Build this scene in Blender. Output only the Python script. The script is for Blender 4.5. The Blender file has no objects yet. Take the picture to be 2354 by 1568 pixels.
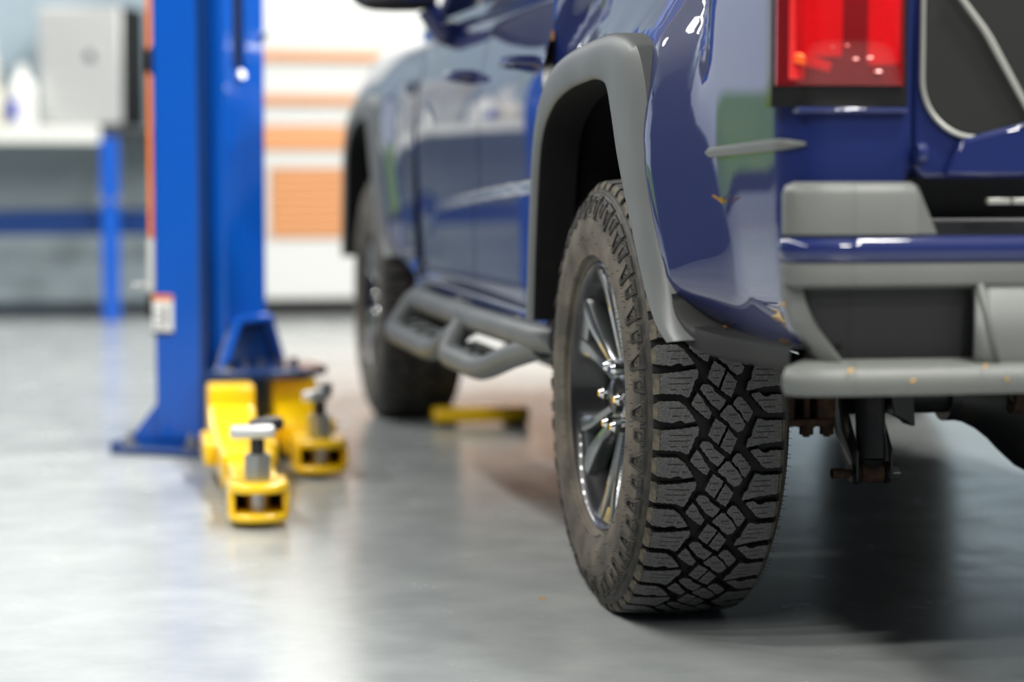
import bpy, bmesh, math, random
from mathutils import Vector, Matrix
from mathutils.geometry import delaunay_2d_cdt
PI = math.pi
random.seed(7)
SC = bpy.context.scene
COL = SC.collection

# ------------------------------------------------------------------ camera
cam_d = bpy.data.cameras.new('camera')
cam = bpy.data.objects.new('camera', cam_d)
COL.objects.link(cam)
cam.location = (-1.0326, -3.9649, 0.80)
cam.rotation_euler = (PI/2 - math.radians(4.3878), 0, -math.radians(10.7696))
cam_d.sensor_width = 36.0
cam_d.lens = 5200/2354*36
cam_d.clip_start = 0.05
cam_d.dof.use_dof = True
cam_d.dof.focus_distance = 3.68
cam_d.dof.aperture_fstop = 1.8
SC.camera = cam

# ------------------------------------------------------------------ world / exposure
w = bpy.data.worlds.new('world')
SC.world = w
w.use_nodes = True
bg = w.node_tree.nodes['Background']
bg.inputs[0].default_value = (0.78, 0.86, 1.0, 1)
bg.inputs[1].default_value = 0.9
SC.view_settings.view_transform = 'Standard'
SC.view_settings.look = 'None'
SC.view_settings.exposure = 0.42
SC.view_settings.gamma = 1.0
SC.view_settings.use_curve_mapping = False
LAMP_STRENGTH = 240.0

# ------------------------------------------------------------------ materials
def mat(name, col, rough=0.5, metal=0.0, coat=0.0, coat_rough=0.03, spec=0.5, noise=None, bump=None, emit=None, trans=0.0, col2=None, nscale=12.0, ndetail=4.0, nlo=0.4, nhi=0.65, rough2=None, aniso=None):
    m = bpy.data.materials.new(name)
    m.use_nodes = True
    nt = m.node_tree
    b = nt.nodes['Principled BSDF']
    b.inputs['Base Color'].default_value = (*col, 1)
    b.inputs['Roughness'].default_value = rough
    b.inputs['Metallic'].default_value = metal
    b.inputs['Coat Weight'].default_value = coat
    b.inputs['Coat Roughness'].default_value = coat_rough
    b.inputs['Specular IOR Level'].default_value = spec
    b.inputs['Transmission Weight'].default_value = trans
    if emit:
        b.inputs['Emission Color'].default_value = (*emit[0], 1)
        b.inputs['Emission Strength'].default_value = emit[1]
    tc = None
    if col2 is not None:
        tc = nt.nodes.new('ShaderNodeTexCoord')
        n = nt.nodes.new('ShaderNodeTexNoise')
        n.inputs['Scale'].default_value = nscale
        n.inputs['Detail'].default_value = ndetail
        nt.links.new(tc.outputs['Object'], n.inputs['Vector'])
        r = nt.nodes.new('ShaderNodeValToRGB')
        r.color_ramp.elements[0].position = nlo
        r.color_ramp.elements[1].position = nhi
        r.color_ramp.elements[0].color = (*col, 1)
        r.color_ramp.elements[1].color = (*col2, 1)
        nt.links.new(n.outputs['Fac'], r.inputs['Fac'])
        nt.links.new(r.outputs['Color'], b.inputs['Base Color'])
        if rough2 is not None:
            mr = nt.nodes.new('ShaderNodeMapRange')
            mr.inputs['From Min'].default_value = nlo
            mr.inputs['From Max'].default_value = nhi
            mr.inputs['To Min'].default_value = rough
            mr.inputs['To Max'].default_value = rough2
            nt.links.new(n.outputs['Fac'], mr.inputs['Value'])
            nt.links.new(mr.outputs['Result'], b.inputs['Roughness'])
    if bump:
        sc_, st, dist = bump
        if tc is None:
            tc = nt.nodes.new('ShaderNodeTexCoord')
        n2 = nt.nodes.new('ShaderNodeTexNoise')
        n2.inputs['Scale'].default_value = sc_
        n2.inputs['Detail'].default_value = 3
        nt.links.new(tc.outputs['Object'], n2.inputs['Vector'])
        bp = nt.nodes.new('ShaderNodeBump')
        bp.inputs['Strength'].default_value = st
        bp.inputs['Distance'].default_value = dist
        nt.links.new(n2.outputs['Fac'], bp.inputs['Height'])
        nt.links.new(bp.outputs['Normal'], b.inputs['Normal'])
    return m

M = {}
M['paint'] = mat('blue_car_paint', (0.005, 0.012, 0.078), 0.5, 0.0, spec=0.12, coat=1.0, coat_rough=0.015)
M['flare'] = mat('textured_grey_plastic', (0.105, 0.112, 0.108), 0.48, bump=(900, 0.12, 0.0006), col2=(0.125, 0.132, 0.126), nscale=6)
M['plastic'] = mat('dark_grey_plastic', (0.011, 0.0115, 0.0115), 0.50, spec=0.3, bump=(700, 0.15, 0.0006))
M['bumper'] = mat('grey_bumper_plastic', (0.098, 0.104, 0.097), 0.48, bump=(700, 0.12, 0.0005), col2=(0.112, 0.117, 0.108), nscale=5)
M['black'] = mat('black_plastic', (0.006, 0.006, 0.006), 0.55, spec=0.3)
M['liner'] = mat('wheel_well_liner', (0.007, 0.007, 0.0072), 0.8, spec=0.15, col2=(0.014, 0.012, 0.009), nscale=28, nlo=0.62, nhi=0.75, bump=(60, 0.3, 0.002))
M['rubber_top'] = mat('dusty_tread_rubber', (0.070, 0.071, 0.071), 0.82, col2=(0.120, 0.120, 0.117), nscale=260, ndetail=5, bump=(1100, 0.5, 0.0006))
M['rubber'] = mat('black_rubber', (0.008, 0.008, 0.008), 0.7, spec=0.3, bump=(500, 0.3, 0.0005))
M['rubber_wall'] = mat('dusty_sidewall_rubber', (0.050, 0.043, 0.034), 0.72, col2=(0.135, 0.113, 0.085), nscale=14, ndetail=6, nlo=0.35, nhi=0.7, bump=(500, 0.25, 0.0005))
M['rubber_side'] = mat('brown_dusty_rubber', (0.019, 0.0175, 0.015), 0.6, col2=(0.050, 0.043, 0.031), nscale=40, bump=(700, 0.3, 0.0005))
M['rubber_shoulder'] = mat('dusty_shoulder_rubber', (0.050, 0.044, 0.034), 0.7, col2=(0.125, 0.105, 0.070), nscale=60, bump=(700, 0.3, 0.0005))
M['trim_dark'] = mat('matte_dark_trim', (0.016, 0.0165, 0.016), 0.62, spec=0.15)
M['rim'] = mat('gloss_dark_alloy', (0.23, 0.24, 0.245), 0.24, 0.9, coat=0.6, coat_rough=0.03)
M['rim_dark'] = mat('black_alloy_barrel', (0.012, 0.012, 0.013), 0.3, 0.3, coat=0.5)
M['chrome'] = mat('chrome', (0.75, 0.76, 0.76), 0.08, 1.0)
M['steel'] = mat('galvanised_steel', (0.50, 0.51, 0.50), 0.32, 1.0, bump=(200, 0.1, 0.0005))
M['steel_dark'] = mat('dark_steel', (0.045, 0.045, 0.045), 0.40, 0.6)
M['chassis'] = mat('black_chassis_paint', (0.012, 0.013, 0.015), 0.42, col2=(0.03, 0.026, 0.02), nscale=20, nlo=0.55, nhi=0.75)
M['rust'] = mat('rusty_iron', (0.028, 0.013, 0.006), 0.8, col2=(0.075, 0.034, 0.014), nscale=60, bump=(150, 0.5, 0.001))
M['glass'] = mat('dark_window_glass', (0.01, 0.014, 0.018), 0.03, 0.0, spec=0.8)
M['red'] = mat('red_lamp_lens', (1.0, 0.03, 0.04), 0.05, 0.0, trans=0.85)
M['red_in'] = mat('red_reflector', (0.9, 0.03, 0.03), 0.25, 0.3)
M['pink'] = mat('lens_highlight_pink', (0.95, 0.45, 0.42), 0.2, 0.5)
M['orange_in'] = mat('amber_reflector', (0.95, 0.13, 0.02), 0.25, 0.3)
M['smoke'] = mat('smoked_lens', (0.012, 0.012, 0.011), 0.08)
M['trimline'] = mat('silver_trim_line', (0.34, 0.34, 0.31), 0.35, 0.5)
M['applique'] = mat('matte_black_applique', (0.009, 0.009, 0.0085), 0.5, spec=0.3, bump=(800, 0.2, 0.0005))
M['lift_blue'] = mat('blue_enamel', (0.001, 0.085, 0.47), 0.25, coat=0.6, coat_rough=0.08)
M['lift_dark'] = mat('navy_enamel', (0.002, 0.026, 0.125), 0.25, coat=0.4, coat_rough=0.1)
M['yellow'] = mat('yellow_enamel', (0.93, 0.58, 0.001), 0.28, coat=0.5, coat_rough=0.1)
M['orange'] = mat('orange_paint', (0.80, 0.20, 0.025), 0.45)
M['orange_pale'] = mat('pale_orange_laminate', (0.60, 0.27, 0.11), 0.5)
M['white'] = mat('white_enamel', (0.57, 0.58, 0.56), 0.35)
M['offwhite'] = mat('offwhite_laminate', (0.66, 0.67, 0.63), 0.4)
M['label_white'] = mat('white_sticker', (0.75, 0.75, 0.72), 0.5)
M['wall_blue'] = mat('pale_blue_wall_paint', (0.34, 0.43, 0.49), 0.7, bump=(40, 0.05, 0.001))
M['wall_white'] = mat('white_wall_paint', (0.78, 0.79, 0.77), 0.7, bump=(40, 0.05, 0.001))
M['ceil'] = mat('ceiling_paint', (0.16, 0.17, 0.18), 0.8)
M['wall_dark'] = mat('dark_grey_wall_paint', (0.024, 0.030, 0.048), 0.8, bump=(40, 0.05, 0.001))
M['yard'] = mat('pale_concrete_paving', (0.50, 0.49, 0.46), 0.85, col2=(0.42, 0.41, 0.39), nscale=3)
M['panel_grey'] = mat('grey_panel', (0.30, 0.36, 0.38), 0.6)
M['brushed'] = mat('brushed_stainless', (0.60, 0.61, 0.60), 0.42, 0.6)
M['lamp'] = mat('led_diffuser', (0.9, 0.9, 0.9), 0.5, emit=((1.0, 0.985, 0.95), LAMP_STRENGTH))
M['lamp_body'] = mat('lamp_housing', (0.25, 0.25, 0.25), 0.5, 0.5)
M['bottle'] = mat('white_bottle_plastic', (0.80, 0.80, 0.76), 0.35)
M['cream'] = mat('cream_bottle_plastic', (0.74, 0.70, 0.58), 0.4)
M['blue_print'] = mat('blue_label_print', (0.02, 0.03, 0.42), 0.4)
M['leaf'] = mat('dry_leaf', (0.42, 0.21, 0.03), 0.7, col2=(0.55, 0.33, 0.06), nscale=150)
M['grass'] = mat('lawn_grass', (0.22, 0.42, 0.02), 0.9, col2=(0.46, 0.58, 0.05), nscale=3.0, bump=(30, 0.6, 0.03))

# polished concrete floor
def floor_mat():
    m = bpy.data.materials.new('polished_concrete')
    m.use_nodes = True
    nt = m.node_tree
    b = nt.nodes['Principled BSDF']
    tc = nt.nodes.new('ShaderNodeTexCoord')
    def noise(s, d, rough=0.55):
        n = nt.nodes.new('ShaderNodeTexNoise')
        n.inputs['Scale'].default_value = s
        n.inputs['Detail'].default_value = d
        n.inputs['Roughness'].default_value = rough
        nt.links.new(tc.outputs['Object'], n.inputs['Vector'])
        return n
    n1 = noise(1.1, 5)
    n2 = noise(6, 4, 0.55)
    n3 = noise(420, 2)
    r = nt.nodes.new('ShaderNodeValToRGB')
    r.color_ramp.elements[0].position = 0.3
    r.color_ramp.elements[0].color = (0.29, 0.31, 0.31, 1)
    r.color_ramp.elements[1].position = 0.7
    r.color_ramp.elements[1].color = (0.40, 0.42, 0.41, 1)
    mx = nt.nodes.new('ShaderNodeMath'); mx.operation = 'MULTIPLY_ADD'
    mx.inputs[1].default_value = 0.45
    nt.links.new(n2.outputs['Fac'], mx.inputs[0])
    sc = nt.nodes.new('ShaderNodeMath'); sc.operation = 'MULTIPLY'; sc.inputs[1].default_value = 0.55
    nt.links.new(n1.outputs['Fac'], sc.inputs[0])
    nt.links.new(sc.outputs[0], mx.inputs[2])
    nt.links.new(mx.outputs[0], r.inputs['Fac'])
    nt.links.new(r.outputs['Color'], b.inputs['Base Color'])
    mr = nt.nodes.new('ShaderNodeMapRange')
    mr.inputs['From Min'].default_value = 0.3
    mr.inputs['From Max'].default_value = 0.7
    mr.inputs['To Min'].default_value = 0.18
    mr.inputs['To Max'].default_value = 0.28
    nt.links.new(n2.outputs['Fac'], mr.inputs['Value'])
    nt.links.new(mr.outputs['Result'], b.inputs['Roughness'])
    bp = nt.nodes.new('ShaderNodeBump')
    bp.inputs['Strength'].default_value = 0.25
    bp.inputs['Distance'].default_value = 0.0001
    nt.links.new(n3.outputs['Fac'], bp.inputs['Height'])
    nt.links.new(bp.outputs['Normal'], b.inputs['Normal'])
    b.inputs['Specular IOR Level'].default_value = 0.7
    return m
M['floor'] = floor_mat()

# ------------------------------------------------------------------ mesh helpers
class MB:
    def __init__(s):
        s.v = []; s.f = []; s.mi = []
    def add(s, verts, faces, mi=0):
        o = len(s.v)
        s.v += [tuple(p) for p in verts]
        for f in faces:
            s.f.append([i+o for i in f]); s.mi.append(mi)
        return s
    def box(s, c, size, rz=0.0, rx=0.0, ry=0.0, mi=0):
        mtx = Matrix.Translation(c) @ Matrix.Rotation(rz, 4, 'Z') @ Matrix.Rotation(ry, 4, 'Y') @ Matrix.Rotation(rx, 4, 'X')
        h = [d/2 for d in size]
        vs = [mtx @ Vector((x*h[0], y*h[1], z*h[2])) for x in (-1, 1) for y in (-1, 1) for z in (-1, 1)]
        return s.add(vs, [(0,1,3,2),(4,6,7,5),(0,4,5,1),(2,3,7,6),(0,2,6,4),(1,5,7,3)], mi)
    def b2(s, x0, x1, y0, y1, z0, z1, mi=0):
        return s.box(((x0+x1)/2, (y0+y1)/2, (z0+z1)/2), (x1-x0, y1-y0, z1-z0), mi=mi)
    def cyl(s, p0, p1, r0, r1=None, n=20, caps=True, mi=0, rot=0.0):
        p0 = Vector(p0); p1 = Vector(p1); r1 = r0 if r1 is None else r1
        d = (p1-p0).normalized()
        a = Vector((0,0,1)) if abs(d.z) < 0.9 else Vector((1,0,0))
        e1 = d.cross(a).normalized(); e2 = d.cross(e1)
        vs = []
        for p, r in ((p0, r0), (p1, r1)):
            for i in range(n):
                t = 2*PI*i/n + rot
                vs.append(p + e1*(r*math.cos(t)) + e2*(r*math.sin(t)))
        fs = [(i, (i+1) % n, n+(i+1) % n, n+i) for i in range(n)]
        if caps:
            fs += [tuple(range(n))[::-1], tuple(range(n, 2*n))]
        return s.add(vs, fs, mi)
    def tube(s, path, r, n=12, mi=0, caps=True):
        P = [Vector(p) for p in path]
        rs = r if isinstance(r, (list, tuple)) else [r]*len(P)
        up = None; rings = []
        for i, p in enumerate(P):
            if i == 0: d = P[1]-P[0]
            elif i == len(P)-1: d = P[-1]-P[-2]
            else: d = (P[i+1]-P[i]).normalized() + (P[i]-P[i-1]).normalized()
            d.normalize()
            if up is None:
                a = Vector((0,0,1)) if abs(d.z) < 0.9 else Vector((1,0,0))
                up = (a - d*a.dot(d)).normalized()
            else:
                up = (up - d*up.dot(d)).normalized()
            e2 = d.cross(up)
            rings.append([p + up*(rs[i]*math.cos(2*PI*k/n)) + e2*(rs[i]*math.sin(2*PI*k/n)) for k in range(n)])
        vs = [q for rg in rings for q in rg]
        fs = []
        for i in range(len(P)-1):
            for k in range(n):
                fs.append((i*n+k, i*n+(k+1) % n, (i+1)*n+(k+1) % n, (i+1)*n+k))
        if caps:
            fs += [tuple(range(n))[::-1], tuple(range((len(P)-1)*n, len(P)*n))]
        return s.add(vs, fs, mi)
    def lathe_x(s, prof, n=96, mi=0, cx=0, cy=0, cz=0):      # prof: (u, r) about X axis
        vs = []
        m_ = len(prof)
        for i in range(n):
            a = 2*PI*i/n
            for (u, r) in prof:
                vs.append((cx+u, cy-r*math.cos(a), cz+r*math.sin(a)))
        fs = []
        for i in range(n):
            j = (i+1) % n
            for k in range(m_-1):
                fs.append((i*m_+k, i*m_+k+1, j*m_+k+1, j*m_+k))
        return s.add(vs, fs, mi)
    def lathe_z(s, prof, n=32, c=(0,0,0), mi=0):             # prof: (r, z)
        vs = []; m_ = len(prof)
        for i in range(n):
            a = 2*PI*i/n
            for (r, z) in prof:
                vs.append((c[0]+r*math.cos(a), c[1]+r*math.sin(a), c[2]+z))
        fs = []
        for i in range(n):
            j = (i+1) % n
            for k in range(m_-1):
                fs.append((i*m_+k, j*m_+k, j*m_+k+1, i*m_+k+1))
        return s.add(vs, fs, mi)
    def prism(s, poly, a, b, axis='x', mi=0):                # poly of 2D points extruded on axis from a to b
        def P(p, t):
            if axis == 'x': return (t, p[0], p[1])
            if axis == 'y': return (p[0], t, p[1])
            return (p[0], p[1], t)
        n = len(poly)
        vs = [P(p, a) for p in poly] + [P(p, b) for p in poly]
        fs = [(i, (i+1) % n, n+(i+1) % n, n+i) for i in range(n)] + [tuple(range(n))[::-1], tuple(range(n, 2*n))]
        return s.add(vs, fs, mi)
    def grid(s, rows, mi=0, flip=False):
        nr = len(rows); nc = len(rows[0])
        vs = [p for r in rows for p in r]
        fs = []
        for i in range(nr-1):
            for j in range(nc-1):
                q = (i*nc+j, i*nc+j+1, (i+1)*nc+j+1, (i+1)*nc+j)
                fs.append(q[::-1] if flip else q)
        return s.add(vs, fs, mi)
    def mesh(s, name, mats, smooth=None, recalc=True):
        me = bpy.data.meshes.new(name)
        me.from_pydata(s.v, [], s.f)
        for m in (mats if isinstance(mats, (list, tuple)) else [mats]):
            me.materials.append(m)
        me.polygons.foreach_set('material_index', s.mi)
        if recalc:
            bm = bmesh.new(); bm.from_mesh(me)
            bmesh.ops.recalc_face_normals(bm, faces=bm.faces[:])
            bm.to_mesh(me); bm.free()
        if smooth is not None:
            me.polygons.foreach_set('use_smooth', [True]*len(me.polygons))
            me.set_sharp_from_angle(angle=math.radians(smooth))
        me.update()
        return me
    def build(s, name, mats, parent=None, smooth=35, bevel=0.0, recalc=True, loc=None, solid=0.0, seg=2):
        me = s.mesh(name, mats, smooth, recalc)
        return link(name, me, parent, loc, bevel, solid, seg)

def link(name, me, parent=None, loc=None, bevel=0.0, solid=0.0, seg=2):
    o = bpy.data.objects.new(name, me)
    COL.objects.link(o)
    if parent is not None:
        o.parent = parent
        if loc is None:      # mesh is in world coordinates
            wl = Vector(parent.location)
            p = parent.parent
            while p is not None:
                wl += Vector(p.location); p = p.parent
            o.location = -wl
        else:
            o.location = loc
    elif loc is not None:
        o.location = loc
    if solid:
        md = o.modifiers.new('thickness', 'SOLIDIFY'); md.thickness = solid; md.offset = -1
    if bevel:
        md = o.modifiers.new('bevel', 'BEVEL'); md.width = bevel; md.segments = seg
        md.limit_method = 'ANGLE'; md.angle_limit = math.radians(40)
        md.harden_normals = False
    return o

def empty(name, loc, label, cat, group=None, rz=0.0):
    o = bpy.data.objects.new(name, None)
    COL.objects.link(o)
    o.location = loc; o.rotation_euler.z = rz
    o.empty_display_size = 0.1
    return tag(o, label, cat, group)
def tag(o, label=None, cat=None, group=None, kind=None):
    if label: o['label'] = label
    if cat: o['category'] = cat
    if group: o['group'] = group
    if kind: o['kind'] = kind
    return o
def interp(tab, x):
    if x <= tab[0][0]: return tab[0][1]
    for (a, fa), (b, fb) in zip(tab, tab[1:]):
        if x <= b:
            t = (x-a)/(b-a)
            i = [q[0] for q in tab].index(a)
            def slope(k):
                lo = max(k-1, 0); hi = min(k+1, len(tab)-1)
                return (tab[hi][1]-tab[lo][1])/(tab[hi][0]-tab[lo][0])
            m0 = slope(i)*(b-a); m1 = slope(i+1)*(b-a)
            return (2*t**3-3*t*t+1)*fa + (t**3-2*t*t+t)*m0 + (-2*t**3+3*t*t)*fb + (t**3-t*t)*m1
    return tab[-1][1]
def catmull(pts, per):
    out = []
    n = len(pts)
    for i in range(n-1):
        p0 = pts[max(i-1, 0)]; p1 = pts[i]; p2 = pts[i+1]; p3 = pts[min(i+2, n-1)]
        for k in range(per):
            t = k/per
            out.append(tuple(0.5*((2*b) + (-a+c)*t + (2*a-5*b+4*c-d)*t*t + (-a+3*b-3*c+d)*t**3) for a, b, c, d in zip(p0, p1, p2, p3)))
    out.append(tuple(pts[-1]))
    return out
def sstep(a, b, x):
    t = min(1, max(0, (x-a)/(b-a)))
    return t*t*(3-2*t)

# ------------------------------------------------------------------ the room
def struct(name, mb, m, **k):
    o = mb.build(name, m, **k); o['kind'] = 'structure'; return o
RX0, RX1, RY0, RY1, RH = -5.6, 7.5, -9.0, 8.75, 4.8
struct('floor', MB().b2(RX0-0.3, RX1+0.3, RY0-0.3, RY1+0.3, -0.2, 0), M['floor'])
struct('ceiling', MB().b2(RX0-0.3, RX1+0.3, RY0-0.3, RY1+0.3, RH, RH+0.2), M['ceil'])
DX0, DX1, DH = -5.35, -2.15, 3.3                                # open roller door in the front wall, left of the view
struct('wall_front', MB().b2(DX1, RX1, RY1, RY1+0.25, 0, RH).b2(RX0, DX0, RY1, RY1+0.25, 0, RH).b2(DX0, DX1, RY1, RY1+0.25, DH, RH), M['wall_blue'])
struct('wall_rear', MB().b2(RX0, RX1, RY0-0.25, RY0, 0, RH), M['wall_dark'])
struct('wall_right', MB().b2(RX1, RX1+0.25, RY0, RY1, 0, RH), M['wall_dark'])
struct('wall_left', MB().b2(RX0-0.25, RX0, RY0, RY1, 0, RH), M['wall_dark'])
struct('trim_1', MB().b2(DX0-0.12, DX0, RY1-0.05, RY1, 0, DH+0.12).b2(DX1, DX1+0.12, RY1-0.05, RY1, 0, DH+0.12).b2(DX0, DX1, RY1-0.05, RY1, DH, DH+0.12), M['steel_dark'], bevel=0.008)
yard = MB().b2(-40, 30, RY1+0.3, 24, -0.25, -0.02).build('yard_paving', M['yard'])
yard['kind'] = 'structure'
bank = MB().grid([[(x, y, zz_ + 0.15*math.sin(x*0.7+y)) for (y, zz_) in ((23.75, 0.42), (25, 0.75), (28, 1.25), (32, 1.9), (40, 2.4))] for x in range(-45, 31, 3)]).build('grass_bank', M['grass'])
kerb = MB().b2(-45, 30, 23.3, 23.6, -0.05, 0.45).build('kerb_wall', M['steel_dark']); kerb['kind'] = 'structure'
tag(bank, 'green grass bank outside the open door', 'grass', kind='stuff')

# ceiling lamps
lm_body = MB().lathe_z([(0.0, 0.17), (0.09, 0.17), (0.12, 0.10), (0.25, 0.07), (0.27, 0.02), (0.255, 0.0), (0.24, 0.012), (0.0, 0.012)], 32).mesh('lamp_housing', M['lamp_body'], 40)
lm_diff = MB().lathe_z([(0.0, -0.004), (0.20, -0.004), (0.235, 0.008)], 32).mesh('lamp_diffuser', M['lamp'], 40)
lm_diff_small = MB().lathe_z([(0.0, -0.004), (0.20, -0.004), (0.235, 0.008)], 32).mesh('lamp_diffuser', mat('led_diffuser_soft', (0.9, 0.9, 0.9), 0.5, emit=((1.0, 0.985, 0.95), LAMP_STRENGTH*0.60)), 40)
lm_cord = MB().cyl((0, 0, 0.17), (0, 0, RH-4.35), 0.006, n=8).mesh('lamp_cord', M['black'], 40)
lamp_rows = [(-3.0, [-6.4+1.2*k for k in range(13)], 0.72, 'in the close row between truck and left wall'), (1.2, [-7.0+2.4*k for k in range(6)], 1.0, 'in the row above the truck'), (5.6, [-7.0+2.4*k for k in range(6)], 1.0, 'in the row nearest the right wall')]
for lx, lys, lsc, row_ in lamp_rows:
    for ly in lys:
        e = empty('ceiling_lamp', (lx, ly, 4.35), 'round white LED lamp under the ceiling ' + row_, 'lamp', 'ceiling lamps ' + row_)
        e.scale = (lsc, lsc, 1)
        for nm, me in (('housing', lm_body), ('diffuser', lm_diff_small if lx < 0 else lm_diff), ('cord', lm_cord)):
            link(nm, me, e, (0, 0, 0))

# ------------------------------------------------------------------ pickup truck
TX, TYC = 0.81, 1.6            # centre line
truck = empty('pickup_truck', (TX, TYC, 0), 'dark blue pickup truck with grey wheel arch flares and knobbly black tyres', 'truck')
def mirror(o, name=None):
    c = o.copy(); COL.objects.link(c)
    c.parent = o.parent
    c.scale.x = -1
    c.location.x = 2*TX - o.location.x if o.parent is not truck else -o.location.x
    return c

# outlines of the wheel arch in (Y, z), front to rear, axle at Y=0
FL_OUT = [(0.455,0.50),(0.425,0.70),(0.385,0.87),(0.305,0.962),(0.15,1.004),(-0.09,1.022),(-0.268,1.024),(-0.385,1.000),(-0.448,0.941),(-0.480,0.858),(-0.524,0.756),(-0.567,0.683),(-0.622,0.605),(-0.672,0.566),(-0.735,0.545)]
FL_IN  = [(0.395,0.50),(0.365,0.70),(0.320,0.845),(0.225,0.908),(0.09,0.938),(-0.08,0.950),(-0.165,0.950),(-0.235,0.935),(-0.272,0.890),(-0.318,0.820),(-0.378,0.752),(-0.440,0.688),(-0.513,0.612),(-0.585,0.560),(-0.655,0.535)]
AO = catmull(FL_OUT, 5); AI = catmull(FL_IN, 5)
AM = [tuple(o*0.55+i*0.45 for o, i in zip(a, b)) for a, b in zip(AO, AI)]
def flare_mesh():
    rows = []
    for (oy, oz), (iy, iz) in zip(AO, AI):
        # fade the depth of the flare at its two feet
        f = 1.0
        L = lambda t: (oy+(iy-oy)*t, oz+(iz-oz)*t)
        k = 0.10 if oz < 0.56 else 0.0
        xs = [(-0.095, 0.0), (-0.149, 0.0), (-0.159, 0.10), (-0.166, 0.30), (-0.1685, 0.42), (-0.1695, 0.60), (-0.1690, 0.80), (-0.166, 0.93), (-0.160, 1.0), (-0.150, 1.02), (-0.085, 1.03)]
        rows.append([(x, *L(t)) for x, t in xs])
    mb = MB().grid(rows)
    nc = len(rows[0])-1
    for i in range(len(mb.f)):
        if i % nc >= nc-2: mb.mi[i] = 1
    return mb.mesh('wheel_arch_flare', [M['flare'], M['liner']], 50, recalc=False)
fm = flare_mesh()
flare_r = link('wheel_arch_flare', fm, truck); 
flare_f = link('wheel_arch_flare', fm, truck); flare_f.location.y += 3.25
mirror(flare_r); mirror(flare_f)

def liner_mesh():
    P = [(y*1.0, z) for y, z in AI]
    rows = []
    for (y, z) in P:
        cy, cz = -0.05, 0.55
        gy, gz = y + (y-cy)*0.06, z + (z-cz)*0.06
        rows.append([(-0.115, y + (y-cy)*0.02, z+(z-cz)*0.02), (-0.085, gy, gz), (0.05, gy, gz), (0.27, gy, gz)])
    mb = MB().grid(rows)
    n = len(P)
    poly = [(0.27, r[3][1], r[3][2]) for r in rows]
    mb.add(poly, [tuple(range(n))])
    return mb.mesh('wheel_well', M['liner'], 50, recalc=False)
lmh = liner_mesh()
ln_r = link('wheel_well', lmh, truck); ln_f = link('wheel_well', lmh, truck); ln_f.location.y += 3.25
mirror(ln_r); mirror(ln_f)

def arch_dist(q, z, off=0.0):
    return min((q-off-a[0])**2 + (z-a[1])**2 for a in AO if a[1] > 0.63 or a[0] > 0)**0.5
# --- bed side
DZ_BED = [(0.50,0.055),(0.55,0.035),(0.58,0.023),(0.62,0.0125),(0.66,0.0075),(0.70,0.0043),(0.75,0.0015),(0.80,0.0),(0.90,-0.001),(1.00,0.001),(1.06,0.007),(1.12,0.020),(1.20,0.035),(1.36,0.05)]
def bed_pt(q, z):
    d = interp(DZ_BED, z)
    inside = q > -0.62 and q < 0.45 and z < 1.02
    t_ = arch_dist(q, z)/0.225
    B = (1-t_) if t_ < 0.8 else (max(0.0, 1.2-t_)**2)/0.8
    if z < 0.60 and q < -0.6: B *= sstep(0.52, 0.62, z)
    x0 = -0.113 + d + 0.80*max(0.0, z-0.78)**2*(1 if B > 0.3 else B/0.3)*(1-sstep(1.0, 1.3, z))
    if q >= -1.035:
        return (x0 - 0.049*B, q, z)
    a = (-1.035-q)/0.05
    if a <= PI/2:
        return (x0+0.05 - (0.05+0.049*B)*math.cos(a), -1.035 - 0.05*math.sin(a), z)
    return (x0+0.05+0.05*(a-PI/2), -1.085, z)
arch_k = [(0.42,0.52),(0.395,0.70),(0.36,0.87),(0.28,0.95),(0.10,0.985),(-0.20,0.995),(-0.33,0.975),(-0.41,0.91),(-0.45,0.80),(-0.53,0.66),(-0.60,0.585),(-0.70,0.55)]
out_k  = [(0.505,0.52),(0.505,0.75),(0.505,1.00),(0.505,1.36),(0.15,1.36),(-0.25,1.36),(-0.65,1.36),(-1.235,1.36),(-1.235,1.00),(-1.235,0.80),(-1.16,0.70),(-0.87,0.546)]
out_k[-2] = (-1.09, 0.548)
def polar_panel(ak, ok, fn, per=9, ns=30, off=0.0):
    rows = []
    n = len(ak)
    A = catmull(ak, per)
    O = []
    for i in range(n-1):
        for k in range(per):
            t = k/per
            O.append(tuple(p+(q-p)*t for p, q in zip(ok[i], ok[i+1])))
    O.append(ok[-1])
    for a, o in zip(A, O):
        rows.append([fn(a[0]+(o[0]-a[0])*(s/ns)**1.15+off, a[1]+(o[1]-a[1])*(s/ns)**1.15) for s in range(ns+1)])
    return rows
bed = MB().grid(polar_panel(arch_k, out_k, bed_pt), flip=True).build('bed_side', M['paint'], truck, smooth=60, recalc=False)
mirror(bed)
rail = MB()
rail.tube([(-0.06, 0.50, 1.365), (-0.06, -1.06, 1.365)], 0.028, 10).box((-0.02, -0.28, 1.35), (0.09, 1.56, 0.02))
ro = rail.build('bed_rail', M['plastic'], truck); mirror(ro)
# rear corner panel continuing under the lamp and behind the bumper
MB().b2(-0.06, 1.68, -1.05, 0.50, 0.70, 0.73).b2(-0.06, 1.68, 0.47, 0.50, 0.55, 1.34).build('bed_floor', M['chassis'], truck, bevel=0.003)
inn = MB().b2(0.03, 0.05, -1.05, 0.47, 0.73, 1.35).build('bed_inner_wall', M['plastic'], truck); mirror(inn)
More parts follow.
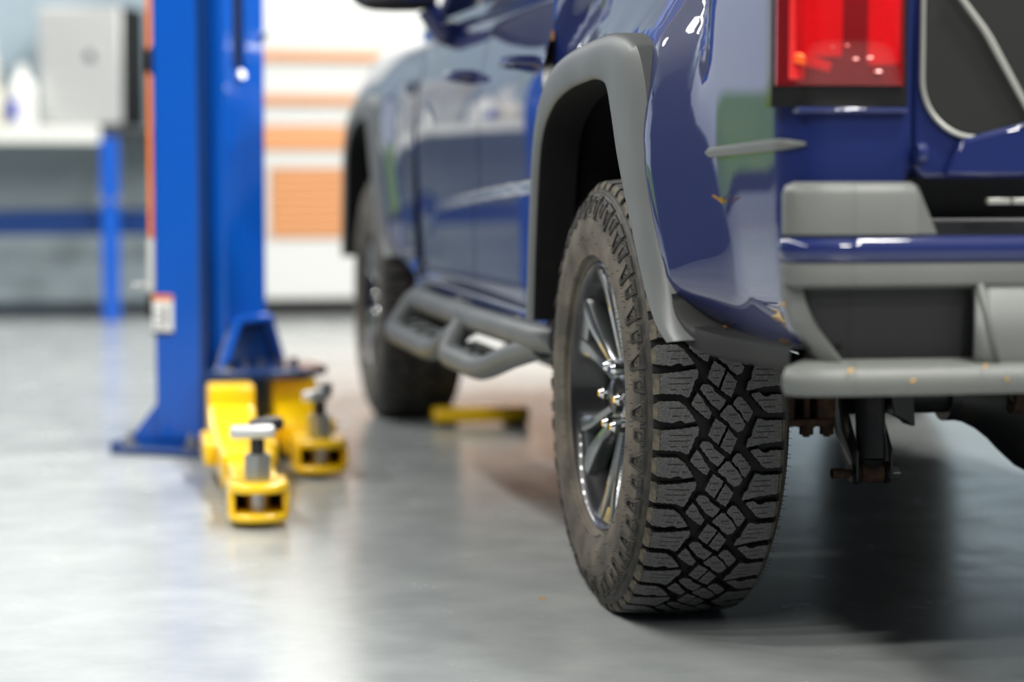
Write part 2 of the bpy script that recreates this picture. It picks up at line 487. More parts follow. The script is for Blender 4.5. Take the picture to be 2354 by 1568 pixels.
# lower edge trim behind the wheel
tt = catmull([(-0.595,0.632),(-0.625,0.60),(-0.68,0.567),(-0.76,0.556),(-0.9,0.553),(-1.10,0.558)], 5)
tb = catmull([(-0.60,0.585),(-0.645,0.555),(-0.71,0.532),(-0.79,0.525),(-0.9,0.524),(-1.10,0.530)], 5)
rows = []
for (a, za), (b, zb) in zip(tt, tb):
    xa = -0.146 + 0.038*sstep(0.60, 0.95, -a)
    rows.append([(xa+0.07, a, za+0.006), (xa-0.003, a, za+0.003), (xa-0.006, (a+b)/2, za*0.7+zb*0.3), (xa-0.004, b, zb+0.004), (xa+0.012, b, zb-0.003), (xa+0.05, b, zb)])
lt = MB().grid(rows).build('lower_side_trim', M['trim_dark'], truck, smooth=60, recalc=False)
mirror(lt)
# grey strip standing in for a reflected streak between flare and rear corner
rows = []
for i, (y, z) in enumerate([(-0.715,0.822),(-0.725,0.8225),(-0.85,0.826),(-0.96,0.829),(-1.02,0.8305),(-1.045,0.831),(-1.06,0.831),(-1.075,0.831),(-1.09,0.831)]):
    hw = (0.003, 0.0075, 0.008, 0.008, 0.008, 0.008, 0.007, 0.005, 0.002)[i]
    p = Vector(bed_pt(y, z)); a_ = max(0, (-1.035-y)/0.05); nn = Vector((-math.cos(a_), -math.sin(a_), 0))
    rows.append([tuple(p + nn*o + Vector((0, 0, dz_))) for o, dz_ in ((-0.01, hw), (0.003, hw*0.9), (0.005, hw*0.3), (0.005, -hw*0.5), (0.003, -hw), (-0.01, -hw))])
sm = MB().grid(rows).build('reflection_strip', M['bumper'], truck, smooth=50, recalc=False); mirror(sm)

# --- cab side
DZ_CAB = [(0.44,0.030),(0.48,0.012),(0.53,0.002),(0.60,0.0),(0.75,-0.003),(0.90,-0.004),(0.98,0.002),(1.03,0.012),(1.08,0.026),(1.13,0.046),(1.17,0.075),(1.20,0.13),(1.215,0.22)]
def crease_z(y):
    z = 0.752 - 0.066*((y-0.55)/1.42)**1.3 if y > 0.55 else 0.752
    if y > 1.86: z -= 0.16*((y-1.86)/0.22)**2
    return z
def door_pt(y, z):
    zc = crease_z(y)
    up = sstep(zc-0.003, zc+0.020, z)
    x = -0.124 + interp(DZ_CAB, z) + 0.016*up*sstep(1.25, zc+0.02, z)
    return (x, y, z)
def door(y0, y1):
    zs = [0.505+i*(1.165-0.505)/90 for i in range(91)]
    ys = [y0+(y1-y0)*i/24 for i in range(25)]
    o = MB().grid([[door_pt(y, z) for z in zs] for y in ys]).build('door', M['paint'], truck, smooth=60, recalc=False)
    hx = door_pt(0, 1.02)[0]
    h = MB()
    h.tube(catmull([(hx+0.01, y0+0.10, 1.02), (hx-0.035, y0+0.13, 1.022), (hx-0.04, y0+0.20, 1.024), (hx-0.035, y0+0.27, 1.022), (hx+0.01, y0+0.30, 1.02)], 4), 0.011, 10)
    ho = h.build('door_handle', M['paint'], o)
    return o, ho
d1, h1 = door(0.545, 1.275); d2, h2 = door(1.283, 2.235)
for d_, h_ in ((d1, h1), (d2, h2)):
    c = mirror(d_)
    hh = h_.copy(); COL.objects.link(hh); hh.parent = c
pil = MB().grid([[(-0.122+interp(DZ_CAB, z), 0.515+0.028*k/2, z) for z in [0.50+i*0.0264 for i in range(26)]] for k in range(3)])
po = pil.build('cab_corner', M['paint'], truck, recalc=False); mirror(po)
def fen_pt(y, z):
    yy = y
    B = math.exp(-(arch_dist(y, z, 3.25)/0.15)**2)
    x = -0.124 + interp(DZ_CAB, z) - 0.026*B*(1-sstep(1.0, 1.18, z))
    if y > 3.55: x += 0.30*((y-3.55)/0.55)**2
    return (x, y, z)
f_out = [(0.62,0.50),(0.66,0.62),(0.72,0.80),(0.80,1.17),(0.35,1.205),(-0.15,1.215),(-0.45,1.215),(-1.005,1.215),(-1.005,0.95),(-1.005,0.72),(-1.005,0.60),(-1.005,0.50)]
fen = MB().grid(polar_panel(arch_k, f_out, fen_pt, off=3.25), flip=True).build('front_fender', M['paint'], truck, smooth=60, recalc=False)
mirror(fen)
# hood, front, greenhouse
rows = []
for i in range(13):
    y = 2.35 + 1.75*i/12
    drop = 0.12*(i/12)**3
    rows.append([(x, y, 1.215 - drop + 0.06*math.sin(PI*(x-0.096)/(2*TX-0.192)) - (0.02*(i/12))) for x in [0.096+(2*TX-0.192)*k/16 for k in range(17)]])
MB().grid(rows).build('hood', M['paint'], truck, smooth=60, solid=0.02)
MB().b2(0.08, 2*TX-0.08, 3.98, 4.06, 0.62, 1.10).b2(0.02, 2*TX-0.02, 3.95, 4.08, 0.42, 0.62).build('front_grille', M['black'], truck, bevel=0.03)
def greenhouse():
    bx, rx = -0.035, 0.105
    zb, zr = 1.165, 1.68
    prof = [(0.545, zb), (0.62, zr), (1.70, zr+0.02), (2.52, zb+0.03)]
    for side in (0, 1):
        X = (lambda x: x) if side == 0 else (lambda x: 2*TX-x)
        def P(y, z): return (X(bx+(rx-bx)*(z-zb)/(zr-zb)), y, z)
        mb = MB()
        # pillars and sills as flat bands with thickness
        bars = [((0.535,zb-0.005),(0.61,zr)), ((1.26,zb),(1.27,zr)), ((2.50,zb),(1.70,zr+0.01)), ((0.62,zr),(1.70,zr+0.02)), ((0.55,zb+0.005),(2.48,zb+0.01))]
        for (a, b) in bars:
            w_ = 0.03 if a[0] > 0.6 else 0.045
            mb.tube([P(*a), P(*b)], w_*0.8, 8)
        mb.build('window_pillars', M['paint'], truck)
        g = MB().add([P(0.56, zb), P(1.25, zb), P(1.25, zr), P(0.62, zr)], [(0,1,2,3)]).build('side_window', M['glass'], truck, solid=0.006)
        g = MB().add([P(1.28, zb), P(2.48, zb+0.01), P(1.70, zr), P(1.28, zr)], [(0,1,2,3)]).build('side_window', M['glass'], truck, solid=0.006)
    L = 2*TX
    MB().add([(rx, 0.60, zr), (L-rx, 0.60, zr), (L-rx, 1.72, zr+0.02), (rx, 1.72, zr+0.02), (TX, 1.15, zr+0.07)], [(0,1,4),(1,2,4),(2,3,4),(3,0,4)]).build('roof', M['paint'], truck, solid=0.02)
    MB().add([(rx+0.03, 1.72, zr), (L-rx-0.03, 1.72, zr), (L-bx-0.06, 2.50, zb+0.03), (bx+0.06, 2.50, zb+0.03)], [(0,1,2,3)]).build('windscreen', M['glass'], truck, solid=0.006)
    MB().add([(rx+0.03, 0.60, zr), (L-rx-0.03, 0.60, zr), (L-bx-0.06, 0.53, zb), (bx+0.06, 0.53, zb)], [(0,1,2,3)]).build('rear_window', M['glass'], truck, solid=0.006)
    MB().b2(-0.09, L+0.09, 0.515, 0.535, 0.45, 1.17).build('cab_rear_wall', M['paint'], truck)
    MB().b2(-0.05, L+0.05, 0.52, 3.9, 0.50, 0.54).build('cab_floor', M['chassis'], truck)
greenhouse()
# rocker panel
rk = catmull([(-0.10,0.512),(-0.118,0.500),(-0.120,0.475),(-0.108,0.445),(-0.06,0.430)], 4)
rko = MB().grid([[(x, y, z) for x, z in rk] for y in [0.46+i*0.2 for i in range(10)]]).build('rocker_panel', M['paint'], truck, smooth=60)
mirror(rko)
# door mirror
MB().tube(catmull([(-0.03, 1.93, 1.165), (-0.075, 1.925, 1.150), (-0.105, 1.92, 1.165), (-0.14, 1.92, 1.215)], 4), [0.030]*4+[0.036]*4+[0.030]*5, 14).build('mirror_arm', M['paint'], truck)
mh = MB()
rows = []
for t, wx, hz in ((0.0, 0.80, 0.75), (0.03, 0.97, 0.95), (0.07, 1.0, 1.0), (0.12, 0.92, 0.9), (0.155, 0.6, 0.6), (0.17, 0.2, 0.2)):
    ring = []
    for k in range(28):
        a = 2*PI*k/28
        ca, sa = math.cos(a), math.sin(a)
        ring.append((-0.225+wx*0.125*math.copysign(abs(ca)**0.55, ca), 1.84+t, 1.318+hz*0.115*math.copysign(abs(sa)**0.6, sa)))
    ring.append(ring[0]); rows.append(ring)
mh.grid(rows).add(rows[0][:-1], [tuple(range(28))])
mho = mh.build('mirror_housing', M['black'], truck, smooth=50)
MB().b2(-0.325, -0.125, 1.836, 1.839, 1.225, 1.41).build('mirror_glass', M['chrome'], mho)

# --- running board with drop steps
rb = MB()
rb.tube([(-0.10, 2.02, 0.47), (-0.15, 1.95, 0.462), (-0.178, 1.84, 0.46), (-0.176, 1.6, 0.46), (-0.160, 1.0, 0.458), (-0.128, 0.50, 0.456), (-0.10, 0.43, 0.456)], 0.029, 18)
for y in (0.75, 1.5):
    rb.tube([(-0.15, y, 0.46), (-0.02, y, 0.50)], 0.018, 10)
side_board = rb.build('step_rail', M['flare'], truck)
mirror(side_board)
for root_r, out_r, out_f, root_f in (((-0.120,0.50,0.440),(-0.190,0.82,0.366),(-0.226,1.05,0.380),(-0.165,1.17,0.450)), ((-0.158,1.10,0.448),(-0.222,1.30,0.368),(-0.248,1.80,0.380),(-0.175,1.94,0.452))):
    R0, A_, B_, R1 = (Vector(p) for p in (root_r, out_r, out_f, root_f))
    path = [R0, R0.lerp(A_, 0.5)+Vector((0,0,0.003)), R0.lerp(A_, 0.88), A_.lerp(B_, 0.12), A_.lerp(B_, 0.5), A_.lerp(B_, 0.90), B_.lerp(R1, 0.14), B_.lerp(R1, 0.55), R1]
    so = MB().tube(catmull([tuple(p) for p in path], 5), 0.026, 16).build('drop_step', M['flare'], truck)
    up = Vector((0,0,0.020)); inn_ = Vector((0.065, 0, 0.012))
    q = [A_.lerp(B_, 0.02), A_.lerp(B_, 0.98), A_.lerp(B_, 1.0)+inn_, A_.lerp(B_, 0.0)+inn_]
    MB().add([p+up for p in q]+[p+up*0.1 for p in q], [(0,1,2,3),(7,6,5,4),(0,4,5,1),(1,5,6,2),(2,6,7,3),(3,7,4,0)]).build('step_pad', M['flare'], so, bevel=0.004)
    for k in range(3):
        c_ = A_.lerp(B_, 0.2+0.3*k)+inn_*0.5+Vector((0,0,0.023))
        MB().box(c_, (0.045, 0.02, 0.006)).build('grip_bar', M['plastic'], so, bevel=0.001)

# --- tail lamp
tl = MB()
def lamp_prism(x0, x1, z0, z1, y_back, y_front, mi=0, bulge=0.012):
    rows = []
    nx, nz = 14, 12
    for i in range(nx+1):
        x = x0+(x1-x0)*i/nx
        row = []
        for j in range(nz+1):
            z = z0+(z1-z0)*j/nz
            e = (1-(2*i/nx-1)**4)*(1-(2*j/nz-1)**6)
            wrap = 0.040*max(0, 1-i/4)**2
            row.append((x, y_front - bulge*e + wrap, z))
        rows.append(row)
    mb = MB().grid(rows)
    b = [rows[0][0], rows[-1][0], rows[-1][-1], rows[0][-1]]
    # side skirts
    ring = [r[0] for r in rows] + rows[-1][1:] + [r[-1] for r in rows[::-1]][1:] + rows[0][::-1][1:-1]
    n = len(ring)
    back = [(p[0], y_back, p[2]) for p in ring]
    mb.add(ring+back, [(i, (i+1) % n, n+(i+1) % n, n+i) for i in range(n)])
    mb.add(back, [tuple(range(n))])
    return mb
LY = -1.104
lampo = lamp_prism(-0.128, 0.048, 0.880, 1.30, -1.03, LY+0.010, bulge=0.004).build('tail_lamp_housing', M['smoke'], truck, smooth=40)
lens = lamp_prism(-0.125, 0.040, 0.908, 1.29, -1.065, LY+0.004, bulge=0.014).build('red_lens', M['red'], lampo, smooth=60)
rf = MB()
rf.b2(-0.114, 0.038, LY+0.012, LY+0.022, 0.915, 1.285)
rf.b2(-0.098, -0.045, LY+0.004, LY+0.022, 0.945, 1.20)
rf.b2(-0.012, 0.034, LY+0.003, LY+0.022, 0.935, 1.25)
rf.build('reflector', M['red_in'], lampo, bevel=0.004)
MB().box((-0.085, LY+0.010, 0.938), (0.05, 0.014, 0.014), ry=0.25).build('amber_reflector', M['orange_in'], lampo, bevel=0.003)
for k in range(5):
    MB().lathe_z([(0.0, 0.0035), (0.003+0.0004*k, 0.0025), (0.0035+0.0005*k, 0.0)], 14).build('lens_highlight_dot', M['pink'], lampo, loc=(-0.062+k*0.016+0.004*(k%2), LY-0.004, 0.957-0.008*k+0.010*(k%2)))  # pale pink dots paint the highlights of the lens
tl2 = mirror(lampo)
for ch in list(lampo.children):
    c = ch.copy(); COL.objects.link(c); c.parent = tl2

MB().b2(-0.105, 0.050, -1.097, -1.07, 0.871, 0.8795).build('lamp_ledge', M['paint'], truck, bevel=0.004)
# --- tailgate
def rrect(x0, x1, z0, z1, r, n=8):
    out = []
    for cx, cz, a0 in ((x1-r, z1-r, 0), (x0+r, z1-r, 90), (x0+r, z0+r, 180), (x1-r, z0+r, 270)):
        for k in range(n+1):
            a = math.radians(a0+90*k/n)
            out.append((cx+r*math.cos(a), cz+r*math.sin(a)))
    return out
tg = MB().prism(rrect(0.060, 2*TX-0.060, 0.785, 1.345, 0.02), -1.085, -1.03, 'y').build('tailgate', M['paint'], truck, bevel=0.008, seg=3)
ap = MB().prism(rrect(0.072, 2*TX-0.072, 0.842, 1.32, 0.075, 10), -1.092, -1.083, 'y').build('tailgate_panel', M['applique'], tg, bevel=0.003)
rr_ = rrect(0.070, 2*TX-0.070, 0.840, 1.322, 0.077, 10)
MB().tube([(x, -1.091, z) for x, z in rr_+[rr_[0]]], 0.0036, 8).build('silver_edge_line', M['trimline'], tg)
MB().tube([(0.105, -1.104, 1.04), (0.150, -1.103, 0.985), (0.160, -1.103, 0.970), (0.218, -1.102, 0.874), (0.262, -1.100, 0.80)], [0.0035, 0.0045, 0.005, 0.0045, 0.003], 10).build('diagonal_rod', M['trimline'], tg)
MB().prism([(0.10, 0.788), (0.30, 0.788), (0.30, 0.862), (0.22, 0.862), (0.125, 0.838)], -1.099, -1.085, 'y').build('tailgate_lower_lip', M['paint'], tg, bevel=0.006)
MB().cyl((0.058, -1.10, 0.818), (0.072, -1.10, 0.818), 0.016, n=16).build('hinge_cap', M['paint'], tg, bevel=0.003)

# --- rear bumper: swept bands
plan = catmull([(-0.070,-0.93),(-0.094,-1.00),(-0.110,-1.05),(-0.119,-1.082),(-0.112,-1.106),(-0.085,-1.120),(-0.04,-1.126),(0.0,-1.128),(0.25,-1.130),(TX,-1.135)], 6)
plan = plan + [(2*TX-x, y) for x, y in plan[::-1][1:]]
def cutplan(x0, x1, both=True):
    return [p for p in plan if (x0 <= p[0] <= x1)]
def nrm(P, i):
    a = Vector(P[max(i-1, 0)]); b = Vector(P[min(i+1, len(P)-1)])
    d = (b-a).normalized()
    return Vector((d.y, -d.x))
def band(P, prof, back=0.06):
    """prof: list of (outward offset, z) bottom to top along the outer face"""
    rows = []
    for i, p in enumerate(P):
        n = nrm(P, i)
        full = [(-back, prof[0][1])] + prof + [(-back, prof[-1][1])]
        rows.append([(p[0]+n.x*o, p[1]+n.y*o, z) for o, z in full])
    mb = MB().grid(rows)
    m_ = len(rows[0])
    mb.add(rows[0], [tuple(range(m_))]); mb.add(rows[-1], [tuple(range(m_))])
    return mb
def resample(P, x0, x1):
    out = []
    for a, b in zip(P, P[1:]):
        for x in (x0, x1):
            pass
        out.append(a)
        out.append(((a[0]+b[0])/2, (a[1]+b[1])/2))
    out.append(P[-1])
    return out
PL = resample(plan, 0, 0)
bump = band(PL, [(-0.012,0.640),(0.000,0.646),(0.003,0.660),(0.000,0.674)]).build('rear_bumper', M['bumper'], truck, smooth=50)
band(PL, [(0.000,0.675),(0.004,0.680),(0.006,0.692),(0.004,0.704),(-0.006,0.709)]).build('painted_strip', M['paint'], bump, smooth=60)
capP = [p for p in PL if p[0] < 0.052] + [(0.056, -1.1216)]
cap = band(capP, [(-0.008,0.706),(0.000,0.712),(0.000,0.765),(-0.004,0.776),(-0.016,0.781)], back=0.07).build('corner_cap', M['bumper'], bump, smooth=50)
# slanted inner end of the cap
MB().add([(0.054,-1.122,0.712),(0.054,-1.122,0.776),(0.082,-1.122,0.712),(0.054,-1.06,0.712),(0.054,-1.06,0.776),(0.082,-1.06,0.712)], [(0,1,2),(3,5,4),(0,3,4,1),(1,4,5,2),(0,2,5,3)]).build('cap_end', M['bumper'], bump)
c2 = mirror(cap)
MB().b2(0.06, 2*TX-0.06, -1.118, -0.99, 0.690, 0.704).build('step_pad', M['black'], bump, bevel=0.002)
MB().b2(0.055, 2*TX-0.055, -1.00, -0.985, 0.60, 0.80).build('gap_shade_sheet', M['black'], bump)  # black sheet standing in for the shade between tailgate and bumper
for k in range(2):
    MB().b2(0.158+k*0.035, 0.190+k*0.035, -1.11, -1.10, 0.751, 0.759).build('plate_lamp', M['trimline'], bump, bevel=0.001)
# recessed corner step: dark back, slanted outer border, lower step
recP = [p for p in PL if p[0] < 0.17]
band(recP, [(-0.034,0.530),(-0.030,0.60),(-0.026,0.648)], back=0.09).build('corner_recess', M['plastic'], bump, smooth=50)
midP = [p for p in PL if 0.12 < p[0] < 2*TX-0.12]
mid = MB()
rows = []
for i, p in enumerate(midP):
    n = nrm(midP, i)
    k = 0.0
    rows.append([(p[0]+n.x*o, p[1]+n.y*o, z) for o, z in ((-0.06,0.53),(-0.006,0.53),(-0.002,0.56),(-0.002,0.648))])
mid.grid(rows)
x0, y0 = midP[0]
mid.add([(x0,y0,0.648),(x0,y0+0.05,0.648),(x0+0.028,y0+0.05,0.535),(x0+0.028,y0,0.535)], [(0,1,2,3)])
mid.add([rows[0][3], rows[0][2], rows[0][1], (x0+0.028, y0, 0.535)], [(0,1,2,3)])
mid.build('bumper_face', M['bumper'], bump, smooth=50, solid=0.008)
# slanted outer border of the recess
bo = MB()
pts = [(-0.116,-1.072,0.655),(-0.113,-1.076,0.625),(-0.102,-1.082,0.592),(-0.082,-1.088,0.562),(-0.066,-1.090,0.540)]
rows = []
for x, y, z in catmull(pts, 4):
    rows.append([(x+0.034, y+0.10, z-0.006), (x-0.003, y, z-0.006), (x, y-0.014, z), (x+0.020, y-0.022, z+0.002), (x+0.026, y-0.010, z+0.004), (x+0.024, y+0.06, z+0.004)])
bo.grid(rows).build('recess_border', M['bumper'], bump, smooth=50)
stepP = [p for p in PL if (p[0] > -0.1145 and p[0] < 2*TX+0.1145 and p[1] < -1.10)]
stp = []
for i, p in enumerate(stepP):
    stp.append(p)
band(stp, [(-0.010,0.497),(0.014,0.501),(0.020,0.512),(0.019,0.526),(0.010,0.537),(-0.03,0.545)], back=0.10).build('lower_step', M['bumper'], bump, smooth=60, bevel=0.006)
# --- tail: leaf litter stuck on the truck
def scrap(p, s, rz, parent, nm='leaf_scrap'):
    mb = MB().add([(-s,0,0),(-s*0.3,-s*0.1,s*0.5),(s*0.9,0,s*0.25),(s*0.4,s*0.1,-s*0.4),(0,-s*0.25,0.1*s)], [(0,1,4),(1,2,4),(2,3,4),(3,0,4)])
    o = mb.build(nm, M['leaf'], parent, smooth=None, loc=(0,0,0), solid=0.0006)
    o.rotation_euler = (random.random()*0.6, rz, random.random())
    o.location = Vector(p) - (Vector(parent.location) if parent else Vector((0,0,0)))
    return o
for y_, z_, s_ in ((-0.800,0.752,0.010), (-0.775,0.757,0.006), (-0.745,0.564,0.006), (-1.02,0.562,0.007), (-1.00,0.563,0.005)):
    p_ = bed_pt(y_, z_)
    scrap((p_[0]-0.009, y_, z_), s_, 0.4, truck)
for p, s in (((-0.118,-1.085,0.618),0.006), ((-0.045,-1.147,0.535),0.006), ((0.14,-1.152,0.538),0.005), ((0.17,-1.152,0.520),0.005), ((0.04,-1.15,0.52),0.005)):
    scrap(p, s, random.random()*3, truck)
for k in range(9):
    scrap((0.265-random.random()*0.02, -0.16+random.random()*0.30, 0.70+random.random()*0.19), 0.006+0.004*random.random(), random.random()*3, truck)

# ------------------------------------------------------------------ wheels
R, WZ = 0.394, 0.388
NP = 26                                  # tread pitches round the tyre
PA = 2*PI/NP
LAT = 0.0001508                          # metres per drawing unit, across
A0 = math.radians(6.4)
H = 0.012
def base_r(u):
    return R - H - 0.0065*(abs(u)/0.105)**2.2
def uv(x, y):                            # drawing units -> (u, w) with w the distance round the tyre, upward
    x = x + (y-900)*0.03
    return ((x-1205)*LAT, -(y-640)/650*PA*R)
def surf(u, w_, h):
    r = base_r(u)+h
    a = A0 + w_/R
    return (u, -r*math.cos(a), r*math.sin(a))
def offset(poly, d):                     # inset (d>0) a CCW polygon
    n = len(poly); out = []
    for i in range(n):
        p0 = Vector(poly[i-1]); p1 = Vector(poly[i]); p2 = Vector(poly[(i+1) % n])
        e1 = (p1-p0).normalized(); e2 = (p2-p1).normalized()
        n1 = Vector((-e1.y, e1.x)); n2 = Vector((-e2.y, e2.x))
        b = n1+n2
        if b.length < 1e-6: b = n1
        b.normalize()
        k = max(0.55, b.dot(n1))
        out.append(tuple(p1 + b*(d/k)))
    return out
def area(P): return 0.5*sum(P[i-1][0]*P[i][1]-P[i][0]*P[i-1][1] for i in range(len(P)))
def inpoly(p, P):
    c = False
    for i in range(len(P)):
        (x0, y0), (x1, y1) = P[i-1], P[i]
        if (y0 > p[1]) != (y1 > p[1]) and p[0] < (x1-x0)*(p[1]-y0)/(y1-y0)+x0: c = not c
    return c
def densify(P, step=0.0045):             # slightly serrated block edges
    out = []
    for i in range(len(P)):
        a = Vector(P[i]); b = Vector(P[(i+1) % len(P)])
        L = (b-a).length; n = max(1, int(L/step))
        nn = Vector((-(b-a).y, (b-a).x)).normalized()
        for k in range(n):
            q = a+(b-a)*(k/n)
            if k and n > 3: q = q + nn*(0.0006*(1 if k % 2 else -1))
            out.append(tuple(q))
    return out
def slit(x0, x1, y):
    top = []; bot = []
    n = max(3, int((x1-x0)/16))
    for k in range(n+1):
        x = x0+(x1-x0)*k/n
        yy = y + (5 if k % 2 else -5)
        top.append(uv(x, yy-4)); bot.append(uv(x, yy+4))
    return top + bot[::-1]
def ccw(P): return P if area(P) > 0 else P[::-1]
def block_mesh(poly, slits, side=None):
    P = ccw([uv(x, y) for x, y in poly])
    P = densify(P)
    n = len(P)
    mb = MB()
    base = offset(P, -0.0012)
    top = offset(P, 0.0007)
    hs = [(base, -0.002), (P, H-0.0009), (top, H)]
    vs = []
    for ring, h in hs: vs += [surf(u, w_, h) for u, w_ in ring]
    fs = []; mi = []
    for r_ in range(2):
        fs = [(r_*n+i, r_*n+(i+1) % n, (r_+1)*n+(i+1) % n, (r_+1)*n+i) for i in range(n)]
        if r_ == 0: mb.add(vs, fs, 1)
        else:
            for f in fs: mb.f.append(list(f)); mb.mi.append(0)
    S = [ccw(slit(*q)) for q in slits]
    pts = [Vector(p) for p in top]; edges = [(i, (i+1) % n) for i in range(n)]
    for s in S:
        o = len(pts); pts += [Vector(p) for p in s]
        edges += [(o+i, o+(i+1) % len(s)) for i in range(len(s))]
    vo, eo, fo, *_ = delaunay_2d_cdt(pts, edges, [], 0, 1e-6)
    keep = []
    for f in fo:
        c = sum((vo[i] for i in f), Vector((0, 0)))/len(f)
        if inpoly(c, top) and not any(inpoly(c, s) for s in S): keep.append(f)
    mb.add([surf(p.x, p.y, H) for p in vo], keep, 0)
    for s in S:
        m_ = len(s)
        mb.add([surf(u, w_, H) for u, w_ in s] + [surf(u, w_, H-0.004) for u, w_ in s],
               [(i, (i+1) % m_, m_+(i+1) % m_, m_+i) for i in range(m_)] + [tuple(range(m_, 2*m_))], 1)
    if side:                              # shoulder lug folding down over the sidewall
        sg, yt, yb, yt2, yb2 = side
        prof = [(0.1045, R-0.0066), (0.1080, R-0.0095), (0.1110, R-0.0140), (0.1135, R-0.0205)]
        inner = [(0.098, R-0.022), (0.102, R-0.023), (0.105, R-0.025), (0.108, R-0.028)]
        rows = []
        for ys in (0, 1):
            for pr in (prof, inner):
                row = []
                for k, (u, r) in enumerate(pr):
                    y = (yt+(yt2-yt)*k/3) if ys == 0 else (yb+(yb2-yb)*k/3)
                    a = A0 + uv(1205, y)[1]/R
                    row.append((sg*u, -r*math.cos(a), r*math.sin(a)))
                rows.append(row)
        o4 = rows[0]+rows[2]+rows[1]+rows[3]     # outer top, outer bottom, inner top, inner bottom
        fs = [(k, k+1, 4+k+1, 4+k) for k in range(3)] + [(k, k+1, 8+k+1, 8+k) for k in range(3)] + [(4+k, 4+k+1, 12+k+1, 12+k) for k in range(3)] + [(0, 4, 12, 8), (3, 7, 15, 11)]
        mb.add(o4, fs, 2)
    me = mb.mesh('tread_block', [M['rubber_top'], M['rubber'], M['rubber_shoulder']], None, recalc=False)
    bm = bmesh.new(); bm.from_mesh(me)
    bmesh.ops.remove_doubles(bm, verts=bm.verts[:], dist=1e-5)
    bmesh.ops.recalc_face_normals(bm, faces=bm.faces[:])
    bm.to_mesh(me); bm.free()
    return me
BL = [
 ([(500,735),(720,735),(800,800),(900,955),(885,972),(780,990),(740,958),(700,963),(650,985),(495,965)], [(605,790,815),(640,725,905),(765,830,905)], (-1,735,965,770,940)),
 ([(510,1070),(760,1050),(925,1020),(940,1060),(925,1130),(892,1155),(880,1200),(822,1338),(790,1348),(720,1310),(508,1300)], [(615,865,1125),(585,835,1190),(610,690,1255),(740,815,1255)], (-1,1070,1300,1060,1310)),
 ([(1120,935),(1243,1025),(1225,1090),(1200,1130),(1150,1243),(1042,1142),(1037,1120)], [(1090,1180,1050),(1090,1165,1130)], None),
 ([(1265,1057),(1310,1110),(1340,1150),(1370,1172),(1290,1358),(1172,1270),(1182,1240)], [(1235,1325,1180),(1215,1305,1255)], None),
 ([(972,580),(1000,547),(1060,552),(1110,592),(1122,628),(1160,662),(1248,732),(1220,790),(1170,848),(1090,788),(962,612)], [(1025,1105,640),(1085,1170,735)], None),
 ([(1265,787),(1310,792),(1340,842),(1400,902),(1463,1010),(1430,1080),(1370,1103),(1292,1040),(1272,995),(1173,917),(1182,880)], [(1270,1365,900),(1330,1410,1000)], None),
 ([(930,642),(988,712),(1008,762),(1083,870),(1050,948),(1000,923),(862,790),(862,755)], [(900,985,755),(955,1035,855)], None),
 ([(1387,692),(1430,702),(1548,860),(1543,900),(1490,993),(1442,950),(1412,880),(1327,790),(1342,740)], [(1395,1470,785),(1440,1515,880)], None),
 ([(1547,662),(1630,647),(1680,692),(1730,702),(1780,672),(1903,677),(1900,888),(1740,893),(1690,868),(1542,690)], [(1610,1810,742),(1675,1805,820)], (1,677,888,700,870)),
 ([(1602,947),(1640,952),(1690,972),(1888,972),(1885,1225),(1650,1243),(1477,1283),(1467,1265),(1492,1180),(1532,1150),(1542,1080),(1577,1000)], [(1590,1785,1040),(1580,1800,1105),(1540,1720,1170)], (1,972,1225,985,1230)),
]
block_meshes = [block_mesh(*b) for b in BL]

CARC = [(0.100,0.238),(0.113,0.240),(0.1185,0.2445),(0.120,0.249),(0.1225,0.2515),(0.128,0.2525),(0.131,0.256),(0.1315,0.262),(0.1335,0.268),(0.137,0.279),(0.1395,0.291),(0.1395,0.303),(0.1370,0.316),(0.1350,0.325),(0.1330,0.335),(0.1290,0.348),(0.1235,0.359),(0.1185,0.3660),(0.1190,0.3672),(0.1190,0.3690),(0.1165,0.3712),(0.1125,0.3732),(0.107,0.3745)]
prof = [(-u, r) for u, r in CARC] + [(u, base_r(u)) for u in (-0.08,-0.05,-0.02,0.02,0.05,0.08)] + CARC[::-1]
def carcass_mesh():
    mb = MB()
    n = 144; m_ = len(prof)
    mb.lathe_x(prof, n)
    # dusty sidewalls, black tread floor
    k = len(CARC)
    for i in range(len(mb.f)):
        seg = i % (m_-1)
        mb.mi[i] = 1 if (k-2 <= seg <= k+6) else (2 if (k-8 <= seg < k-2 or k+6 < seg <= k+12) else 0)
    return mb.mesh('tyre', [M['rubber_wall'], M['rubber'], M['rubber_side']], 28)
carc = carcass_mesh()
